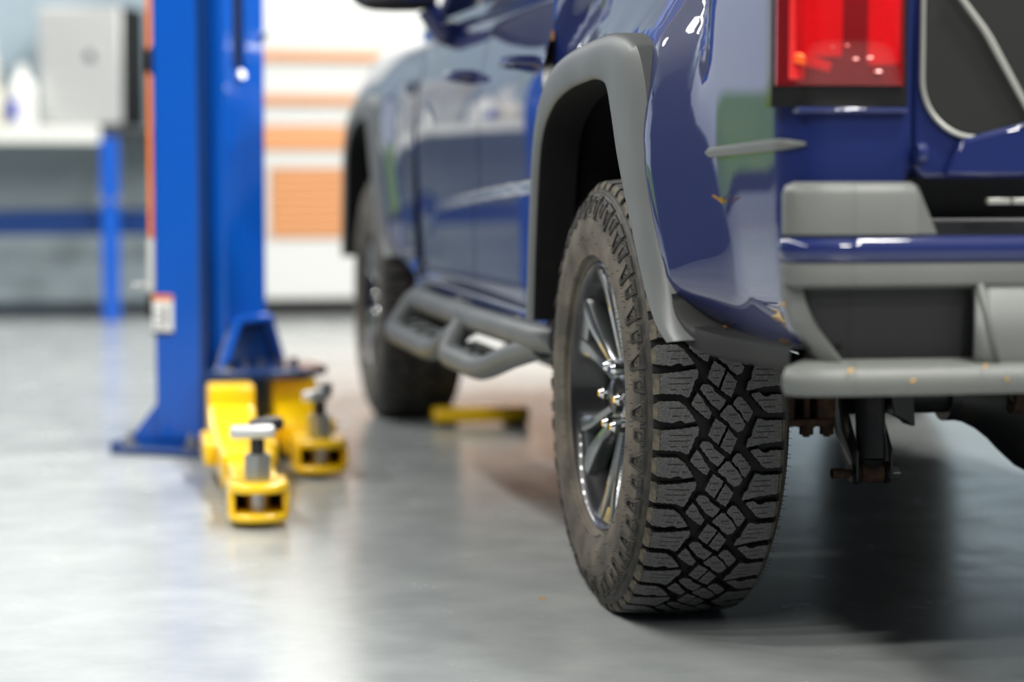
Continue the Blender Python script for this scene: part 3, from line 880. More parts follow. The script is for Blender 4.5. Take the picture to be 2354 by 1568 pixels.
def lug_mesh(kind):
    # raised trapezoid frame with a sunk centre on the outer sidewall
    def P(t, a, h):                      # t 0..1 from shoulder to sidewall, a angle fraction of a pitch
        r = 0.3655 - 0.042*t
        u = interp([(0.316,0.1370),(0.325,0.1350),(0.335,0.1330),(0.348,0.1290),(0.359,0.1235),(0.366,0.1185)], r) + h
        an = A0 + a*PA
        return (-u, -r*math.cos(an), r*math.sin(an))
    if kind == 0: o = [(0.05,-0.21),(0.05,0.21),(1.0,-0.02),(1.0,-0.18)]; h0 = 0.0045
    else:         o = [(0.10,-0.16),(0.10,0.16),(0.80,0.12),(0.80,-0.10)]; h0 = 0.003
    c = (sum(p[0] for p in o)/4, sum(p[1] for p in o)/4)
    inn = [(c[0]+(p[0]-c[0])*0.62, c[1]+(p[1]-c[1])*0.60) for p in o]
    out2 = [(c[0]+(p[0]-c[0])*1.06, c[1]+(p[1]-c[1])*1.06) for p in o]
    vs = [P(*p, -0.004) for p in out2] + [P(*p, h0) for p in o] + [P(*p, h0) for p in inn] + [P(*p, 0.0004) for p in inn]
    fs = []
    for r_ in range(3):
        fs += [(r_*4+i, r_*4+(i+1) % 4, (r_+1)*4+(i+1) % 4, (r_+1)*4+i) for i in range(4)]
    fs.append((12, 13, 14, 15))
    mb = MB().add(vs, fs)
    if kind == 0:                        # little A-shaped rib in the middle
        mb.add([P(c[0]-0.05, c[1]-0.05, 0.0), P(c[0]-0.05, c[1]+0.06, 0.0), P(c[0]+0.16, c[1], 0.0), P(c[0], c[1], 0.003)], [(0,1,3),(1,2,3),(2,0,3)])
    return mb.mesh('sidewall_lug', M['rubber_side'], None)
lugs = [lug_mesh(0), lug_mesh(1)]
lug_off = [uv(1205, 850)[1]/R, uv(1205, 1185)[1]/R]

def spew_mesh():
    rnd = random.Random(3)
    mb = MB()
    def hair(p, d, L, r=0.00055):
        p = Vector(p); d = Vector(d).normalized()
        d = (d + Vector((rnd.uniform(-.25,.25), rnd.uniform(-.25,.25), rnd.uniform(-.25,.25)))).normalized()
        mb.cyl(p - d*0.002, p+d*L, r, r*0.6, n=4)
    for k in range(NP*2):
        a = PA/2*k
        for da in (0.1, 0.3, 0.55, 0.8):
            aa = a+PA/2*da+rnd.uniform(-0.01, 0.01)
            rd = Vector((0, -math.cos(aa), math.sin(aa)))
            hair(rd*0.358+Vector((-0.1240,0,0)), rd*0.35+Vector((-1,0,0)), rnd.uniform(0.006, 0.011))
            hair(rd*0.362+Vector((0.1210,0,0)), rd*0.5+Vector((1,0,0)), rnd.uniform(0.006, 0.011))
            if rnd.random() < 0.7: hair(rd*(0.323)+Vector((-0.1352,0,0)), rd*0.25+Vector((-1,0,0)), rnd.uniform(0.004, 0.008))
            if rnd.random() < 0.4: hair(rd*(0.300+rnd.uniform(-.02,.012))+Vector((-0.139,0,0)), Vector((-1,0,0.1)), rnd.uniform(0.003, 0.006))
            if rnd.random() < 0.5: hair(rd*(0.254)+Vector((-0.130,0,0)), rd*-0.6+Vector((-1,0,0)), rnd.uniform(0.004, 0.008))
    return mb.mesh('vent_hairs', M['rubber'], None, recalc=False)
spews = spew_mesh()

# rim
def spoke_mesh():
    # one split spoke along +Y(local radial), two arms with a slot between; X outwards negative
    def fx(r): return -0.074 - 0.034*max(0, (r-0.05)/0.17)**1.0
    mb = MB()
    for sg in (-1, 1):
        st = []   # (r, inner tangential, outer tangential)
        for r, ti, to in ((0.050, 0.000, 0.027), (0.080, 0.0015, 0.026), (0.100, 0.0045, 0.027), (0.140, 0.0075, 0.034), (0.180, 0.012, 0.047), (0.205, 0.018, 0.060), (0.228, 0.026, 0.070)):
            st.append((r, ti*sg, to*sg))
        rows = []
        for r, ti, to in st:
            f = fx(r); b = f+0.034
            e = 0.005*sg
            tm = ti+(to-ti)*0.62
            rows.append([(b, r, ti), (f+0.010, r, ti), (f+0.002, r, ti+e*0.6), (f, r, tm), (f+0.004, r, to-e*0.8), (f+0.014, r, to), (b, r, to*0.96)])
        mb.grid(rows)
        mb.add(rows[0], [tuple(range(7))]); mb.add(rows[-1], [tuple(range(7))])
    # outer web that closes the slot at the rim
    mb.add([(fx(0.205)+0.006, 0.203, -0.019), (fx(0.205)+0.006, 0.203, 0.019), (fx(0.228)+0.004, 0.230, 0.030), (fx(0.228)+0.004, 0.230, -0.030),
            (fx(0.205)+0.034, 0.203, -0.019), (fx(0.205)+0.034, 0.203, 0.019), (fx(0.228)+0.034, 0.230, 0.030), (fx(0.228)+0.034, 0.230, -0.030)],
           [(0,1,2,3),(7,6,5,4),(0,4,5,1),(1,5,6,2),(2,6,7,3),(3,7,4,0)])
    return mb.mesh('spoke', M['rim'], 30)
spoke_me = spoke_mesh()
rim_me = MB().lathe_x([(-0.1150,0.2425),(-0.1185,0.2415),(-0.1195,0.2385),(-0.1170,0.2350),(-0.104,0.2315),(-0.092,0.2265),(-0.070,0.2160),(-0.040,0.2120),(0.05,0.2100),(0.10,0.222),(0.112,0.2415)], 96).mesh('wheel_rim', M['rim_dark'], 40)
hub_me = MB().lathe_x([(-0.072,0.0),(-0.084,0.0),(-0.085,0.022),(-0.0835,0.030),(-0.080,0.034),(-0.078,0.050),(-0.074,0.078),(-0.055,0.083),(-0.015,0.083),(-0.010,0.0)], 48).mesh('hub', M['rim'], 35)
cap_me = MB().lathe_x([(-0.080,0.034),(-0.092,0.031),(-0.096,0.025),(-0.097,0.0)], 32).mesh('centre_cap', M['rim_dark'], 40)
nut_mb = MB().cyl((-0.070, 0, 0), (-0.098, 0, 0), 0.0125, 0.0120, n=6)
nut_mb.cyl((-0.098, 0, 0), (-0.105, 0, 0), 0.0105, 0.0065, n=12)
nut_me = nut_mb.mesh('lug_nut', M['chrome'], 30)
brake_me = MB().lathe_x([(0.00,0.0),(0.00,0.165),(0.012,0.165),(0.012,0.09),(0.06,0.085),(0.06,0.0)], 48).mesh('brake_disc', M['steel_dark'], 40)
def wheel(x, y, flip, full):
    c = (x-TX, y-TYC, WZ)
    t = link('tyre', carc, truck, c)
    rim = link('wheel_rim', rim_me, truck, c)
    if flip: t.rotation_euler.z = PI; rim.rotation_euler.z = PI
    link('hub', hub_me, rim, (0,0,0)); link('centre_cap', cap_me, rim, (0,0,0)); link('brake_disc', brake_me, rim, (0,0,0))
    for k in range(6):
        s = link('spoke', spoke_me, rim, (0,0,0)); s.rotation_euler.x = math.radians(30+60*k)
        a = math.radians(60*k)
        q = link('lug_nut', nut_me, rim, (0, 0.060*math.cos(a), 0.060*math.sin(a))); 
    if full:
        for k in range(NP):
            for bm_ in block_meshes:
                b = link('tread_block', bm_, t, (0,0,0)); b.rotation_euler.x = -k*PA
            for j in (0, 1):
                b = link('sidewall_lug', lugs[j], t, (0,0,0)); b.rotation_euler.x = -k*PA - lug_off[j]
        sp = link('vent_hairs', spews, t, (0,0,0)); sp['kind'] = 'stuff'
    else:
        s = link('tread_blocks', tread_joined, t, (0,0,0)); s['kind'] = 'stuff'
def join_tread():
    mb = MB()
    for k in range(NP):
        rot = Matrix.Rotation(-k*PA, 4, 'X')
        for poly, slits, side in BL:
            P = ccw([uv(x, y) for x, y in poly]); n = len(P)
            base = offset(P, -0.0012)
            mb.add([rot @ Vector(surf(u, w_, -0.002)) for u, w_ in base] + [rot @ Vector(surf(u, w_, H)) for u, w_ in P],
                   [(i, (i+1) % n, n+(i+1) % n, n+i) for i in range(n)] + [tuple(range(n, 2*n))])
            if side:
                sg, yt, yb, yt2, yb2 = side
                q = []
                for (u, r) in ((0.1045, R-0.0066), (0.1110, R-0.014), (0.1135, R-0.0205), (0.105, R-0.025)):
                    for y in (yt, yb):
                        a = A0 + uv(1205, y)[1]/R
                        q.append(rot @ Vector((sg*u, -r*math.cos(a), r*math.sin(a))))
                mb.add(q, [(0,1,3,2),(2,3,5,4),(4,5,7,6),(0,2,4,6),(1,7,5,3)])
    return mb.mesh('tread_blocks', M['rubber_side'], None)
tread_joined = join_tread()
wheel(0, 0, False, True)
wheel(0, 3.25, False, False)
wheel(2*TX, 0, True, False)
wheel(2*TX, 3.25, True, False)

# ------------------------------------------------------------------ undercarriage
ax = MB().cyl((0.07, 0, WZ), (2*TX-0.07, 0, WZ), 0.043, n=28)
axle = ax.build('rear_axle', M['chassis'], truck)
dif = MB()
rows = []
for u, r in ((-0.27,0.044),(-0.235,0.051),(-0.205,0.066),(-0.176,0.088),(-0.15,0.114),(-0.12,0.140),(-0.08,0.160),(0.0,0.168),(0.08,0.160),(0.12,0.14),(0.15,0.114),(0.176,0.088),(0.205,0.066),(0.235,0.051),(0.27,0.044)):
    rows.append((u, r))
dif.lathe_x(rows, 40, cx=TX, cz=WZ-0.01)
dif.cyl((TX, 0, WZ), (TX, -0.15, WZ), 0.12, 0.10, 32)
do = dif.build('differential', M['chassis'], axle, smooth=40)
for k in range(10):
    a = 2*PI*k/10
    MB().cyl((TX+0.10*math.cos(a), -0.148, WZ+0.10*math.sin(a)), (TX+0.10*math.cos(a), -0.160, WZ+0.10*math.sin(a)), 0.008, n=6).build('cover_bolt', M['rust'], do)
# axle brackets and ring
MB().lathe_x([(-0.012,0.014),(-0.012,0.030),(0.012,0.030),(0.012,0.014),(-0.012,0.014)], 28, cx=0.640, cy=-0.10, cz=0.382).build('axle_ring', M['rust'], axle)
MB().cyl((0.535, 0, WZ), (0.555, 0, WZ), 0.058, n=28).build('axle_collar', M['chassis'], axle)
MB().prism([(0.405, 0.40), (0.452, 0.40), (0.456, 0.330), (0.448, 0.330), (0.440, 0.338), (0.415, 0.350)], -0.075, -0.03, 'y').build('axle_bracket', M['chassis'], axle, bevel=0.002)
MB().tube([(0.40, -0.07, 0.415), (0.50, -0.07, 0.412)], 0.006, 8).build('brake_line', M['steel'], axle)
for side in (0, 1):
    X = (lambda x: x) if side == 0 else (lambda x: 2*TX-x)
    # leaf spring pack
    sp = MB()
    for k, L in enumerate((0.62, 0.46, 0.32)):
        pts = [(X(0.232), y, 0.452 - 0.016*k + 0.16*(y/0.65)**2) for y in [-L+2*L*i/14 for i in range(15)]]
        rows = [[(p[0]-0.03, p[1], p[2]-0.005), (p[0]+0.03, p[1], p[2]-0.005), (p[0]+0.03, p[1], p[2]+0.005), (p[0]-0.03, p[1], p[2]+0.005), (p[0]-0.03, p[1], p[2]-0.005)] for p in pts]
        sp.grid(rows)
    spo = sp.build('leaf_spring', M['chassis'], truck)
    MB().b2(min(X(0.178), X(0.288)), max(X(0.178), X(0.288)), -0.115, 0.06, 0.338, 0.352).build('spring_plate', M['rust'], spo, bevel=0.003)
    for (dx, dy) in ((0.190, -0.100), (0.240, -0.100), (0.278, -0.100), (0.190, 0.045), (0.278, 0.045)):
        MB().cyl((X(dx), dy, 0.318), (X(dx), dy, 0.47), 0.0065, n=10).cyl((X(dx), dy, 0.322), (X(dx), dy, 0.338), 0.013, n=6).cyl((X(dx), dy, 0.336), (X(dx), dy, 0.340), 0.017, n=14).build('u_bolt', M['rust'], spo)
    for (dx, dy) in ((0.195, -0.100), (0.272, -0.100)):
        MB().b2(min(X(dx-0.018), X(dx+0.018)), max(X(dx-0.018), X(dx+0.018)), dy-0.02, dy+0.02, 0.352, 0.415).build('u_bolt_block', M['rust'], spo, bevel=0.006)
    # frame rail
    fr = MB().b2(min(X(0.285), X(0.36)), max(X(0.285), X(0.36)), -1.0, 3.6, 0.53, 0.66).build('frame_rail', M['chassis'], truck, bevel=0.01)
    # shock absorber behind the axle
    sh = MB().cyl((X(0.343), -0.155, 0.282), (X(0.350), -0.10, 0.60), 0.0265, n=28)
    sh.lathe_z([(0.012, -0.012), (0.020, -0.006), (0.026, 0.004)], 28, (X(0.343), -0.155, 0.279))
    sho = sh.build('shock_absorber', M['chassis'], truck)
    MB().cyl((X(0.322), -0.155, 0.258), (X(0.364), -0.155, 0.258), 0.0175, n=24).build('shock_eye', M['rust'], sho, bevel=0.002)
    for dx in (0.315, 0.371):
        MB().cyl((X(dx-0.005), -0.155, 0.258), (X(dx+0.005), -0.155, 0.258), 0.020, n=24).build('bushing', M['rubber'], sho, bevel=0.002)
    MB().cyl((X(0.305), -0.155, 0.258), (X(0.314), -0.155, 0.258), 0.017, n=6).build('shock_nut', M['chassis'], sho)
    MB().cyl((X(0.270), -0.155, 0.258), (X(0.306), -0.155, 0.258), 0.007, n=12).cyl((X(0.270), -0.155, 0.258), (X(0.290), -0.155, 0.258), 0.0095, n=12).build('stud_end', M['rust'], sho)
    MB().cyl((X(0.379), -0.155, 0.258), (X(0.394), -0.155, 0.258), 0.0145, n=6).build('bolt_head', M['steel'], sho, bevel=0.001)
    # bracket plates either side of the eye
    mb = MB()
    for dx in (0.311, 0.3745):
        mb.prism([(-0.175, 0.245), (-0.135, 0.245), (-0.02, 0.36), (-0.02, 0.42), (-0.07, 0.42), (-0.175, 0.30)], X(dx)-0.002, X(dx)+0.002, 'x')
    mb.build('shock_bracket', M['chassis'], axle, bevel=0.001)
    MB().tube([(X(0.292), -0.10, 0.40), (X(0.296), -0.12, 0.33), (X(0.312), -0.15, 0.27)], [0.012, 0.010, 0.006], 8).build('bracket_edge', M['steel'], axle)
MB().b2(0.36, 2*TX-0.36, -0.95, -0.90, 0.56, 0.64).b2(0.36, 2*TX-0.36, 1.4, 1.5, 0.54, 0.62).build('cross_member', M['chassis'], truck, bevel=0.01)
MB().cyl((TX, 0.1, WZ+0.02), (TX, 2.2, 0.50), 0.04, n=18).build('drive_shaft', M['chassis'], truck)
MB().tube(catmull([(1.25, 2.5, 0.46), (1.25, 1.0, 0.48), (1.22, 0.45, 0.50), (1.22, -0.2, 0.58), (1.25, -0.9, 0.52)], 5), 0.03, 12).build('exhaust_pipe', M['steel_dark'], truck)

MB().prism([(2.95, 0.34), (3.3, 0.27), (3.75, 0.27), (4.02, 0.44), (4.02, 0.50), (2.95, 0.50)], 0.30, 2*TX-0.30, 'x').build('skid_plate', M['chassis'], truck, bevel=0.012)
MB().prism([(1.75, 0.34), (2.9, 0.31), (2.9, 0.50), (1.75, 0.50)], TX-0.20, TX+0.20, 'x').build('transmission', M['chassis'], truck, bevel=0.03)
MB().prism([(0.75, 0.36), (0.82, 0.33), (1.70, 0.33), (1.78, 0.38), (1.78, 0.50), (0.75, 0.50)], 0.02, 0.27, 'x').build('fuel_tank', M['chassis'], truck, bevel=0.03)
MB().cyl((0.12, 3.25, WZ), (2*TX-0.12, 3.25, WZ), 0.030, n=16).build('front_axle', M['chassis'], truck)

# ------------------------------------------------------------------ two post lift
PHI = math.radians(-32)
LO = Vector((-0.963, 2.423, 0))
lift = empty('vehicle_lift', LO, 'blue two-post vehicle lift column with yellow swing arms standing left of the truck', 'vehicle lift', rz=PHI)
def lb(mb, name, m, parent=None, **k):
    return mb.build(name, m, parent or lift, loc=(0,0,0), **k)
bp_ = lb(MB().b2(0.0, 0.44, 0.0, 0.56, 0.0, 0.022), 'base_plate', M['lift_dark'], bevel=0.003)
for (x, y) in ((0.02, 0.06), (0.215, 0.06), (0.40, 0.06), (0.02, 0.50), (0.40, 0.50)):
    lb(MB().cyl((x+0.01, y, 0.022), (x+0.01, y, 0.027), 0.022, n=18).cyl((x+0.01, y, 0.027), (x+0.01, y, 0.045), 0.014, n=6).cyl((x+0.01, y, 0.045), (x+0.01, y, 0.060), 0.008, n=10), 'anchor_bolt', M['steel'], bp_)
CH = 3.9
col_mb = MB()
cx0, cx1, cy0, cy1, th = 0.052, 0.200, 0.165, 0.445, 0.012
col_mb.b2(cx0, cx0+th, cy0, cy1, 0.022, CH)
col_mb.b2(cx0, cx1, cy0, cy0+th, 0.022, CH)
col_mb.b2(cx0, cx1, cy1-th, cy1, 0.022, CH)
lb(col_mb, 'column', M['lift_blue'], bevel=0.006)
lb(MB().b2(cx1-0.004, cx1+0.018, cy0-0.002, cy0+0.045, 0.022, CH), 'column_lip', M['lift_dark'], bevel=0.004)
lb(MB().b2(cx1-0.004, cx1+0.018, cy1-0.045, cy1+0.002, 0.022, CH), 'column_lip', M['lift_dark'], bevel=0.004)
lb(MB().prism([(-0.045, 0.022), (cx0, 0.022), (cx0, 0.135)], cy0+0.02, cy0+0.032, 'y'), 'gusset', M['lift_blue'])
lb(MB().prism([(-0.045, 0.022), (cx0, 0.022), (cx0, 0.135)], cy1-0.032, cy1-0.02, 'y'), 'gusset', M['lift_blue'])
bp2 = lb(MB().b2(-0.06, 0.01, 0.10, 0.52, 0.0, 0.022), 'base_plate_edge', M['lift_dark'], bevel=0.003)
# carriage sliding in the column
car = lb(MB().b2(0.215, 0.255, 0.215, 0.275, 0.20, 2.2).b2(0.215, 0.250, 0.355, 0.470, 0.20, 2.2).b2(0.215, 0.250, 0.27, 0.36, 0.20, 1.075).b2(0.14, 0.215, 0.20, 0.44, 0.24, 2.2), 'carriage', M['lift_blue'], bevel=0.005)
lb(MB().b2(0.216, 0.232, 0.270, 0.345, 1.085, 2.2), 'slot_back', M['black'], car)
lb(MB().cyl((0.240, 0.315, 1.09), (0.240, 0.315, 2.2), 0.010, n=12), 'lift_cable', M['steel_dark'], car)
lb(MB().cyl((0.238, 0.318, 1.055), (0.262, 0.310, 1.065), 0.014, n=14), 'guide_bolt', M['steel'], car)
lb(MB().cyl((0.252, 0.455, 1.18), (0.262, 0.455, 1.18), 0.012, n=14), 'guide_bolt', M['steel'], car)
# trapezoid gusset frame at the foot of the carriage
gy0, gy1 = 0.155, 0.475
tz0, tz1 = 0.235, 0.365
tp = [(gy0-0.02, tz0), (gy0+0.075, tz1), (gy1-0.055, tz1), (gy1+0.02, tz0)]
fr_ = MB().prism([(y, z) for y, z in tp], 0.258, 0.272, 'x')
frame_o = lb(fr_, 'carriage_plate', M['lift_dark'], bevel=0.002)
rim_b = MB()
for a, b in zip(tp, tp[1:]):
    rim_b.tube([(0.285, *a), (0.285, *b)], 0.012, 8)
lb(rim_b, 'carriage_rib', M['lift_blue'], frame_o)
pv = MB().prism([(0.235, 0.10), (0.33, 0.075), (0.45, 0.13), (0.51, 0.22), (0.50, 0.36), (0.42, 0.46), (0.20, 0.50)], 0.212, 0.236, 'z')
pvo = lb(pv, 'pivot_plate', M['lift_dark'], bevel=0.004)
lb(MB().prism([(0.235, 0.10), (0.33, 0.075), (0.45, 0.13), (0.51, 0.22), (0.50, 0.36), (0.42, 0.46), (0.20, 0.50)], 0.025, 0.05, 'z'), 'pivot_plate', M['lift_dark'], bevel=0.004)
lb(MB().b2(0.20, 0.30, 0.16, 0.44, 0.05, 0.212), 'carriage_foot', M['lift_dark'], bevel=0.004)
for (x, y) in ((0.31, 0.13), (0.34, 0.17), (0.36, 0.22), (0.40, 0.26), (0.32, 0.10), (0.42, 0.31)):
    lb(MB().cyl((x, y, 0.236), (x, y, 0.244), 0.018, n=16).cyl((x, y, 0.244), (x, y, 0.262), 0.012, 0.009, n=12), 'plate_bolt', M['chrome'], pvo)
# warning sticker (lettering too blurred to read: blocks of print)
lbl = lb(MB().b2(0.047, 0.112, cy0-0.0015, cy0, 0.330, 0.440), 'warning_sticker', M['label_white'])
lb(MB().b2(0.047, 0.112, cy0-0.0025, cy0-0.0015, 0.424, 0.440), 'sticker_header', M['orange'], lbl)
lb(MB().b2(0.047, 0.112, cy0-0.0025, cy0-0.0015, 0.326, 0.336), 'sticker_footer', M['steel_dark'], lbl)
lb(MB().b2(0.083, 0.092, cy0-0.0025, cy0-0.0015, 0.352, 0.405), 'sticker_print', M['steel_dark'], lbl)
for k in range(3):
    lb(MB().b2(0.053, 0.074, cy0-0.0025, cy0-0.0015, 0.345+k*0.02, 0.352+k*0.02), 'sticker_print', M['panel_grey'], lbl)
# hose and latch box on the outer face of the column
lb(MB().cyl((0.0445, cy0-0.002, 0.60), (0.0445, cy0-0.002, 1.07), 0.007, n=12).cyl((0.0445, cy0-0.002, 1.13), (0.0445, cy0-0.002, 2.4), 0.007, n=12), 'orange_hose', M['orange'])
lb(MB().b2(0.034, 0.052, cy0-0.008, cy0+0.03, 1.06, 1.14), 'hose_clip', M['steel_dark'], bevel=0.003)
lb(MB().b2(0.034, 0.0515, cy0-0.008, cy0+0.06, 0.445, 0.598), 'latch_box', M['white'], bevel=0.004)
lb(MB().cyl((-0.035, cy0+0.03, 0.462), (0.03, cy0+0.03, 0.462), 0.007, n=10), 'latch_lever', M['steel'])
lb(MB().b2(0.026, 0.046, cy0+0.0, cy0+0.05, 0.37, 0.44), 'limit_switch', M['black'], bevel=0.004)

def to_local(p):
    d = Vector(p)-LO
    return Vector((d.x*math.cos(-PHI)-d.y*math.sin(-PHI), d.x*math.sin(-PHI)+d.y*math.cos(-PHI), d.z))
def arm(root, tip, tube_w, pad_rz):
    """root / tip: world xy of the pivot and of the screw"""
    r = to_local((root[0], root[1], 0)); t = to_local((tip[0], tip[1], 0))
    d = t-r; L = d.length; rz = math.atan2(d.y, d.x)
    def part(mb, name, m, parent, **k):
        o = mb.build(name, m, parent, loc=(0,0,0), **k); return o
    # arm axis = +X from the pivot, z up
    a = MB()
    hw = tube_w/2
    a.prism([(-0.02, 0.055), (0.10, 0.055), (0.10, 0.212), (-0.02, 0.212)], -hw, hw, 'y')
    a.prism([(0.09, 0.035), (L*0.70, 0.030), (L*0.70, 0.118), (0.16, 0.122), (0.10, 0.165)], -hw, hw, 'y')
    ao = a.build('swing_arm', M['yellow'], lift, loc=(r.x, r.y, 0), bevel=0.010, seg=3); ao.rotation_euler.z = rz
    part(MB().b2(L*0.22, L*0.46, hw-0.004, hw+0.030, 0.05, 0.11), 'arm_rib', M['yellow'], ao, bevel=0.008)
    part(MB().b2(L*0.22, L*0.46, -hw-0.030, -hw+0.004, 0.05, 0.11), 'arm_rib', M['yellow'], ao, bevel=0.008)
    iw = hw-0.012
    part(MB().b2(L*0.5, L-0.06, -iw, iw, 0.038, 0.104), 'arm_extension', M['yellow'], ao, bevel=0.006)
    # tip: rounded holder with an open window in front
    def ring(z0, z1, wr, n=20):
        P = [(L-0.085, -wr)] + [(L+0.005+0.075*math.sin(math.pi*k/n)**0.6, -wr*math.cos(math.pi*k/n)) for k in range(n+1)] + [(L-0.085, wr)]
        return MB().prism(P, z0, z1, 'z')
    wr = hw+0.006
    part(ring(0.014, 0.034, wr), 'holder_base', M['yellow'], ao, bevel=0.006)
    part(ring(0.078, 0.100, wr), 'holder_top', M['yellow'], ao, bevel=0.006)
    part(MB().b2(L-0.085, L+0.045, wr-0.016, wr, 0.030, 0.082), 'holder_cheek', M['yellow'], ao, bevel=0.005)
    part(MB().b2(L-0.085, L+0.045, -wr, -wr+0.016, 0.030, 0.082), 'holder_cheek', M['yellow'], ao, bevel=0.005)
    part(MB().b2(L-0.085, L-0.045, -wr, wr, 0.030, 0.082), 'holder_back', M['rubber'], ao)
    # lift screw with ribs
    s = MB().cyl((L, 0, 0.034), (L, 0, 0.160), 0.026, n=28)
    for k in range(12):
        q = 2*PI*k/12
        s.cyl((L+0.026*math.cos(q), 0.026*math.sin(q), 0.10), (L+0.026*math.cos(q), 0.026*math.sin(q), 0.158), 0.0035, n=6)
    so = part(s, 'lift_screw', M['steel'], ao)
    part(MB().cyl((L, 0, 0.160), (L, 0, 0.205), 0.0165, n=20), 'screw_neck', M['steel_dark'], ao)
    pd = MB()
    p1 = part(MB().box((0, 0, 0), (0.034, 0.100, 0.030)), 'pad_bar', M['brushed'], ao, bevel=0.010, seg=3)
    p1.location = (L+0.022, -0.012, 0.212); p1.rotation_euler.z = pad_rz
    p2 = part(MB().box((0, 0, 0), (0.034, 0.085, 0.030)), 'pad_bar', M['steel_dark'], ao, bevel=0.010, seg=3)
    p2.location = (L-0.036, 0.022, 0.222); p2.rotation_euler.z = pad_rz+0.5
    part(MB().box((L-0.006, 0, 0.208), (0.05, 0.05, 0.012)), 'pad_plate', M['steel_dark'], ao, bevel=0.003)
    return ao
arm((-0.640, 2.25), (-0.652, 1.09), 0.125, 0.05)
arm((-0.455, 2.45), (-0.432, 1.87), 0.125, 0.9)

# low yellow bar on the floor behind the front wheel
yb = empty('steel_bar', (0.18, 2.93, 0), 'low yellow steel bar lying on the floor beside the front wheel', 'steel bar')
MB().b2(-0.15, 0.15, -0.03, 0.05, 0.012, 0.058).build('bar', M['yellow'], yb, loc=(0,0,0), bevel=0.008)
for x in (-0.11, 0.11):
    MB().b2(x-0.03, x+0.03, -0.035, 0.06, 0.0, 0.014).build('foot', M['rubber'], yb, loc=(0,0,0), bevel=0.002)

# ------------------------------------------------------------------ workbench and things on it
wb = empty('workbench', (-1.2, 8.3, 0), 'long workbench with white top and blue steel legs against the pale blue wall', 'workbench')
MB().b2(-2.0, -0.93, 7.92, 8.70, 0.955, 1.015).build('worktop', M['offwhite'], wb, bevel=0.008)
MB().b2(-0.93, -0.30, 7.95, 8.70, 0.960, 1.000).build('worktop_end', M['steel_dark'], wb, bevel=0.004)
MB().b2(-2.0, -0.93, 7.905, 7.925, 0.925, 1.012).build('front_edge', M['offwhite'], wb, bevel=0.004)
for x in (-1.95, -0.885):
    lg = MB().b2(x-0.045, x+0.045, 7.90, 7.99, 0.0, 0.955).build('leg', M['lift_blue'], wb, bevel=0.006)
    for dx in (-0.04, 0.04):
        MB().cyl((x+dx, 7.900, 0.63), (x+dx, 7.888, 0.63), 0.016, n=12).build('bolt', M['steel'], lg)
    MB().b2(x-0.04, x+0.04, 8.60, 8.68, 0.0, 0.955).build('leg', M['lift_blue'], wb, bevel=0.006)
MB().b2(-1.99, -0.35, 8.00, 8.04, 0.45, 0.575).build('stretcher', M['lift_dark'], wb, bevel=0.006)
MB().b2(-1.99, -0.35, 8.55, 8.57, 0.58, 0.94).build('upper_back_panel', M['panel_grey'], wb, bevel=0.004)
MB().b2(-1.99, -0.35, 8.55, 8.57, 0.07, 0.45).build('lower_back_panel', M['panel_grey'], wb, bevel=0.004)

bx_ = empty('equipment_cabinet', (-0.965, 8.24, 1.0155), 'large silver-fronted equipment cabinet with black sides standing on the workbench', 'cabinet', rz=math.radians(-17))
MB().b2(-0.225, 0.225, -0.20, 0.22, 0.0, 0.62).build('case', M['black'], bx_, loc=(0,0,0), bevel=0.008)
fp = MB().b2(-0.222, 0.222, -0.222, -0.199, 0.006, 0.614).build('front_panel', M['brushed'], bx_, loc=(0,0,0), bevel=0.010)
MB().cyl((0.06, -0.222, 0.36), (0.06, -0.236, 0.36), 0.03, 0.026, n=20).build('lock_knob', M['chrome'], fp, loc=(0,0,0))
def bottle(x, y, label, body, cap, lblm, h, wd):
    b = empty('bottle', (x, y, 1.0155), label, 'bottle')
    pr = [(0.0, 0.0), (wd*0.92, 0.0), (wd, 0.012), (wd, h*0.55), (wd*0.90, h*0.68), (wd*0.5, h*0.82), (wd*0.33, h*0.88), (wd*0.33, h*0.90), (0.0, h*0.90)]
    MB().lathe_z(pr, 32).build('body', body, b, loc=(0,0,0))
    MB().lathe_z([(0.0, h*0.89), (wd*0.40, h*0.89), (wd*0.40, h), (0.0, h)], 24).build('cap', cap, b, loc=(0,0,0))
    if lblm: MB().lathe_z([(wd*1.003, h*0.10), (wd*1.006, h*0.12), (wd*1.006, h*0.48), (wd*1.003, h*0.50)], 32).build('label', lblm, b, loc=(0,0,0))
    return b
b1 = bottle(-1.320, 7.995, 'white plastic bottle with blue label beside the silver equipment cabinet', M['bottle'], M['bottle'], None, 0.31, 0.070)
MB().b2(-0.068, -0.02, -0.066, -0.040, 0.03, 0.13).build('label', M['blue_print'], b1, loc=(0,0,0), bevel=0.004)
bottle(-1.475, 8.02, 'cream plastic bottle at the left edge of the workbench view', M['cream'], M['bottle'], None, 0.24, 0.068)
bottle(-1.49, 8.42, 'tall white bottle at the back of the workbench', M['bottle'], M['bottle'], None, 0.46, 0.060)

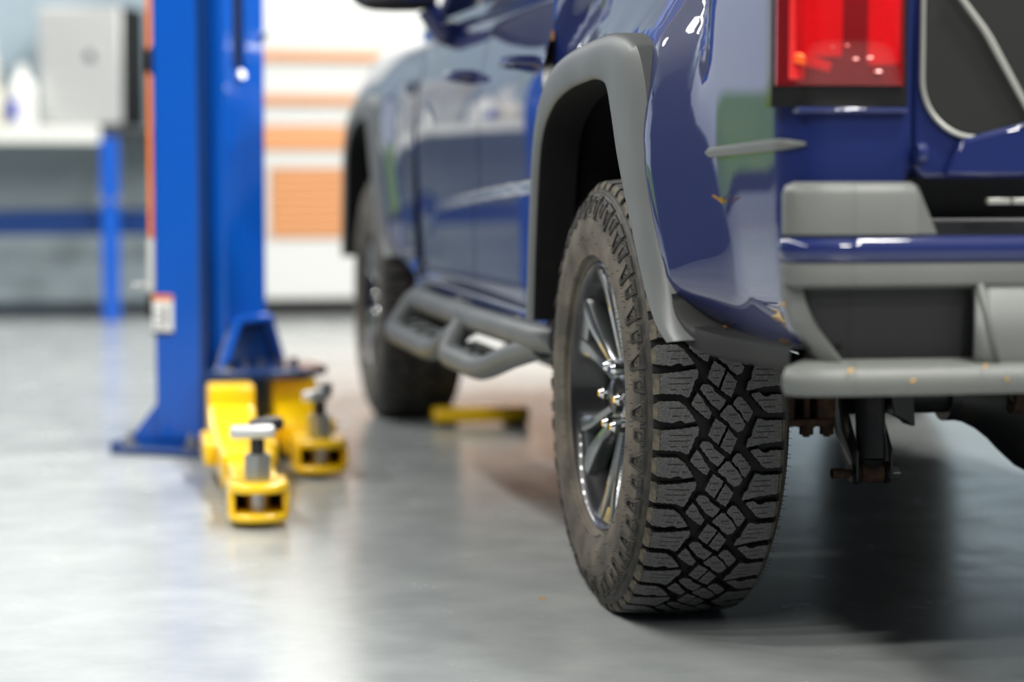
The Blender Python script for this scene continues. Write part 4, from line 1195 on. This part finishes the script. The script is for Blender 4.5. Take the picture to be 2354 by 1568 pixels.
# ------------------------------------------------------------------ tool cabinet
tcab = empty('tool_cabinet', (0.9, 8.35, 0), 'tall white tool cabinet with orange drawer pulls behind the truck', 'tool cabinet')
X0, X1, YF = -0.28, 2.3, 8.05
MB().b2(X0, X1, YF+0.02, 8.72, 0.10, 2.5).build('body', M['white'], tcab, bevel=0.006)
MB().b2(X0+0.02, X1-0.02, YF+0.08, 8.70, 0.0, 0.10).build('plinth', M['steel_dark'], tcab)
zz = [(0.105, 0.42), (0.80, 0.885), (1.02, 1.13), (1.18, 1.36), (1.41, 1.90), (1.905, 2.48)]
for i, (a, b) in enumerate(zz):
    MB().b2(X0+0.005, X1-0.005, YF, YF+0.022, a, b).build('drawer_front', M['white'], tcab, bevel=0.005)
for z, hgt in ((1.384, 0.046), (1.154, 0.046)):
    MB().b2(X0+0.005, X1-0.005, YF-0.022, YF+0.02, z-hgt/2, z+hgt/2).build('drawer_pull', M['orange_pale'], tcab, bevel=0.008)
MB().b2(X0+0.005, X1-0.005, YF-0.012, YF+0.02, 0.890, 1.016).build('drawer_front', M['orange_pale'], tcab, bevel=0.008)
MB().b2(X0+0.005, -0.055, YF, YF+0.022, 0.425, 0.795).build('side_stile', M['white'], tcab, bevel=0.004)
for k in range(9):
    z = 0.425+k*0.041
    MB().b2(-0.05, X1-0.005, YF-0.008, YF+0.02, z+0.003, z+0.040).build('louvre_slat', M['orange_pale'], tcab, bevel=0.007)

# unseen strip light added above the cabinet to brighten floor and cabinet top
sl = empty('added_strip_light', (0.75, 7.79, 2.30), 'added unseen strip light above the tool cabinet, brightening floor and cabinet top', 'lamp')
MB().b2(-0.75, 0.75, -0.05, 0.19, 0.02, 0.07).build('housing', M['lamp_body'], sl, loc=(0,0,0), bevel=0.006)
MB().b2(-0.74, 0.74, -0.045, 0.045, 0.0, 0.02).build('diffuser', mat('added_light_diffuser', (0.9, 0.9, 0.9), 0.5, emit=((1.0, 0.985, 0.95), 24.0)), sl, loc=(0,0,0), bevel=0.004)

# leaf crumb on the floor
lf = MB().add([(-0.008,0,0.0015),(-0.002,0.004,0.004),(0.008,0.001,0.002),(0.001,-0.004,0.0008)], [(0,1,2,3)]).build('leaf_crumb', M['leaf'], None, smooth=None, solid=0.0008)
lf.location = (-0.20, 0.11, 0.0)
tag(lf, 'tiny dry leaf crumb on the floor in front of the rear tyre', 'leaf')
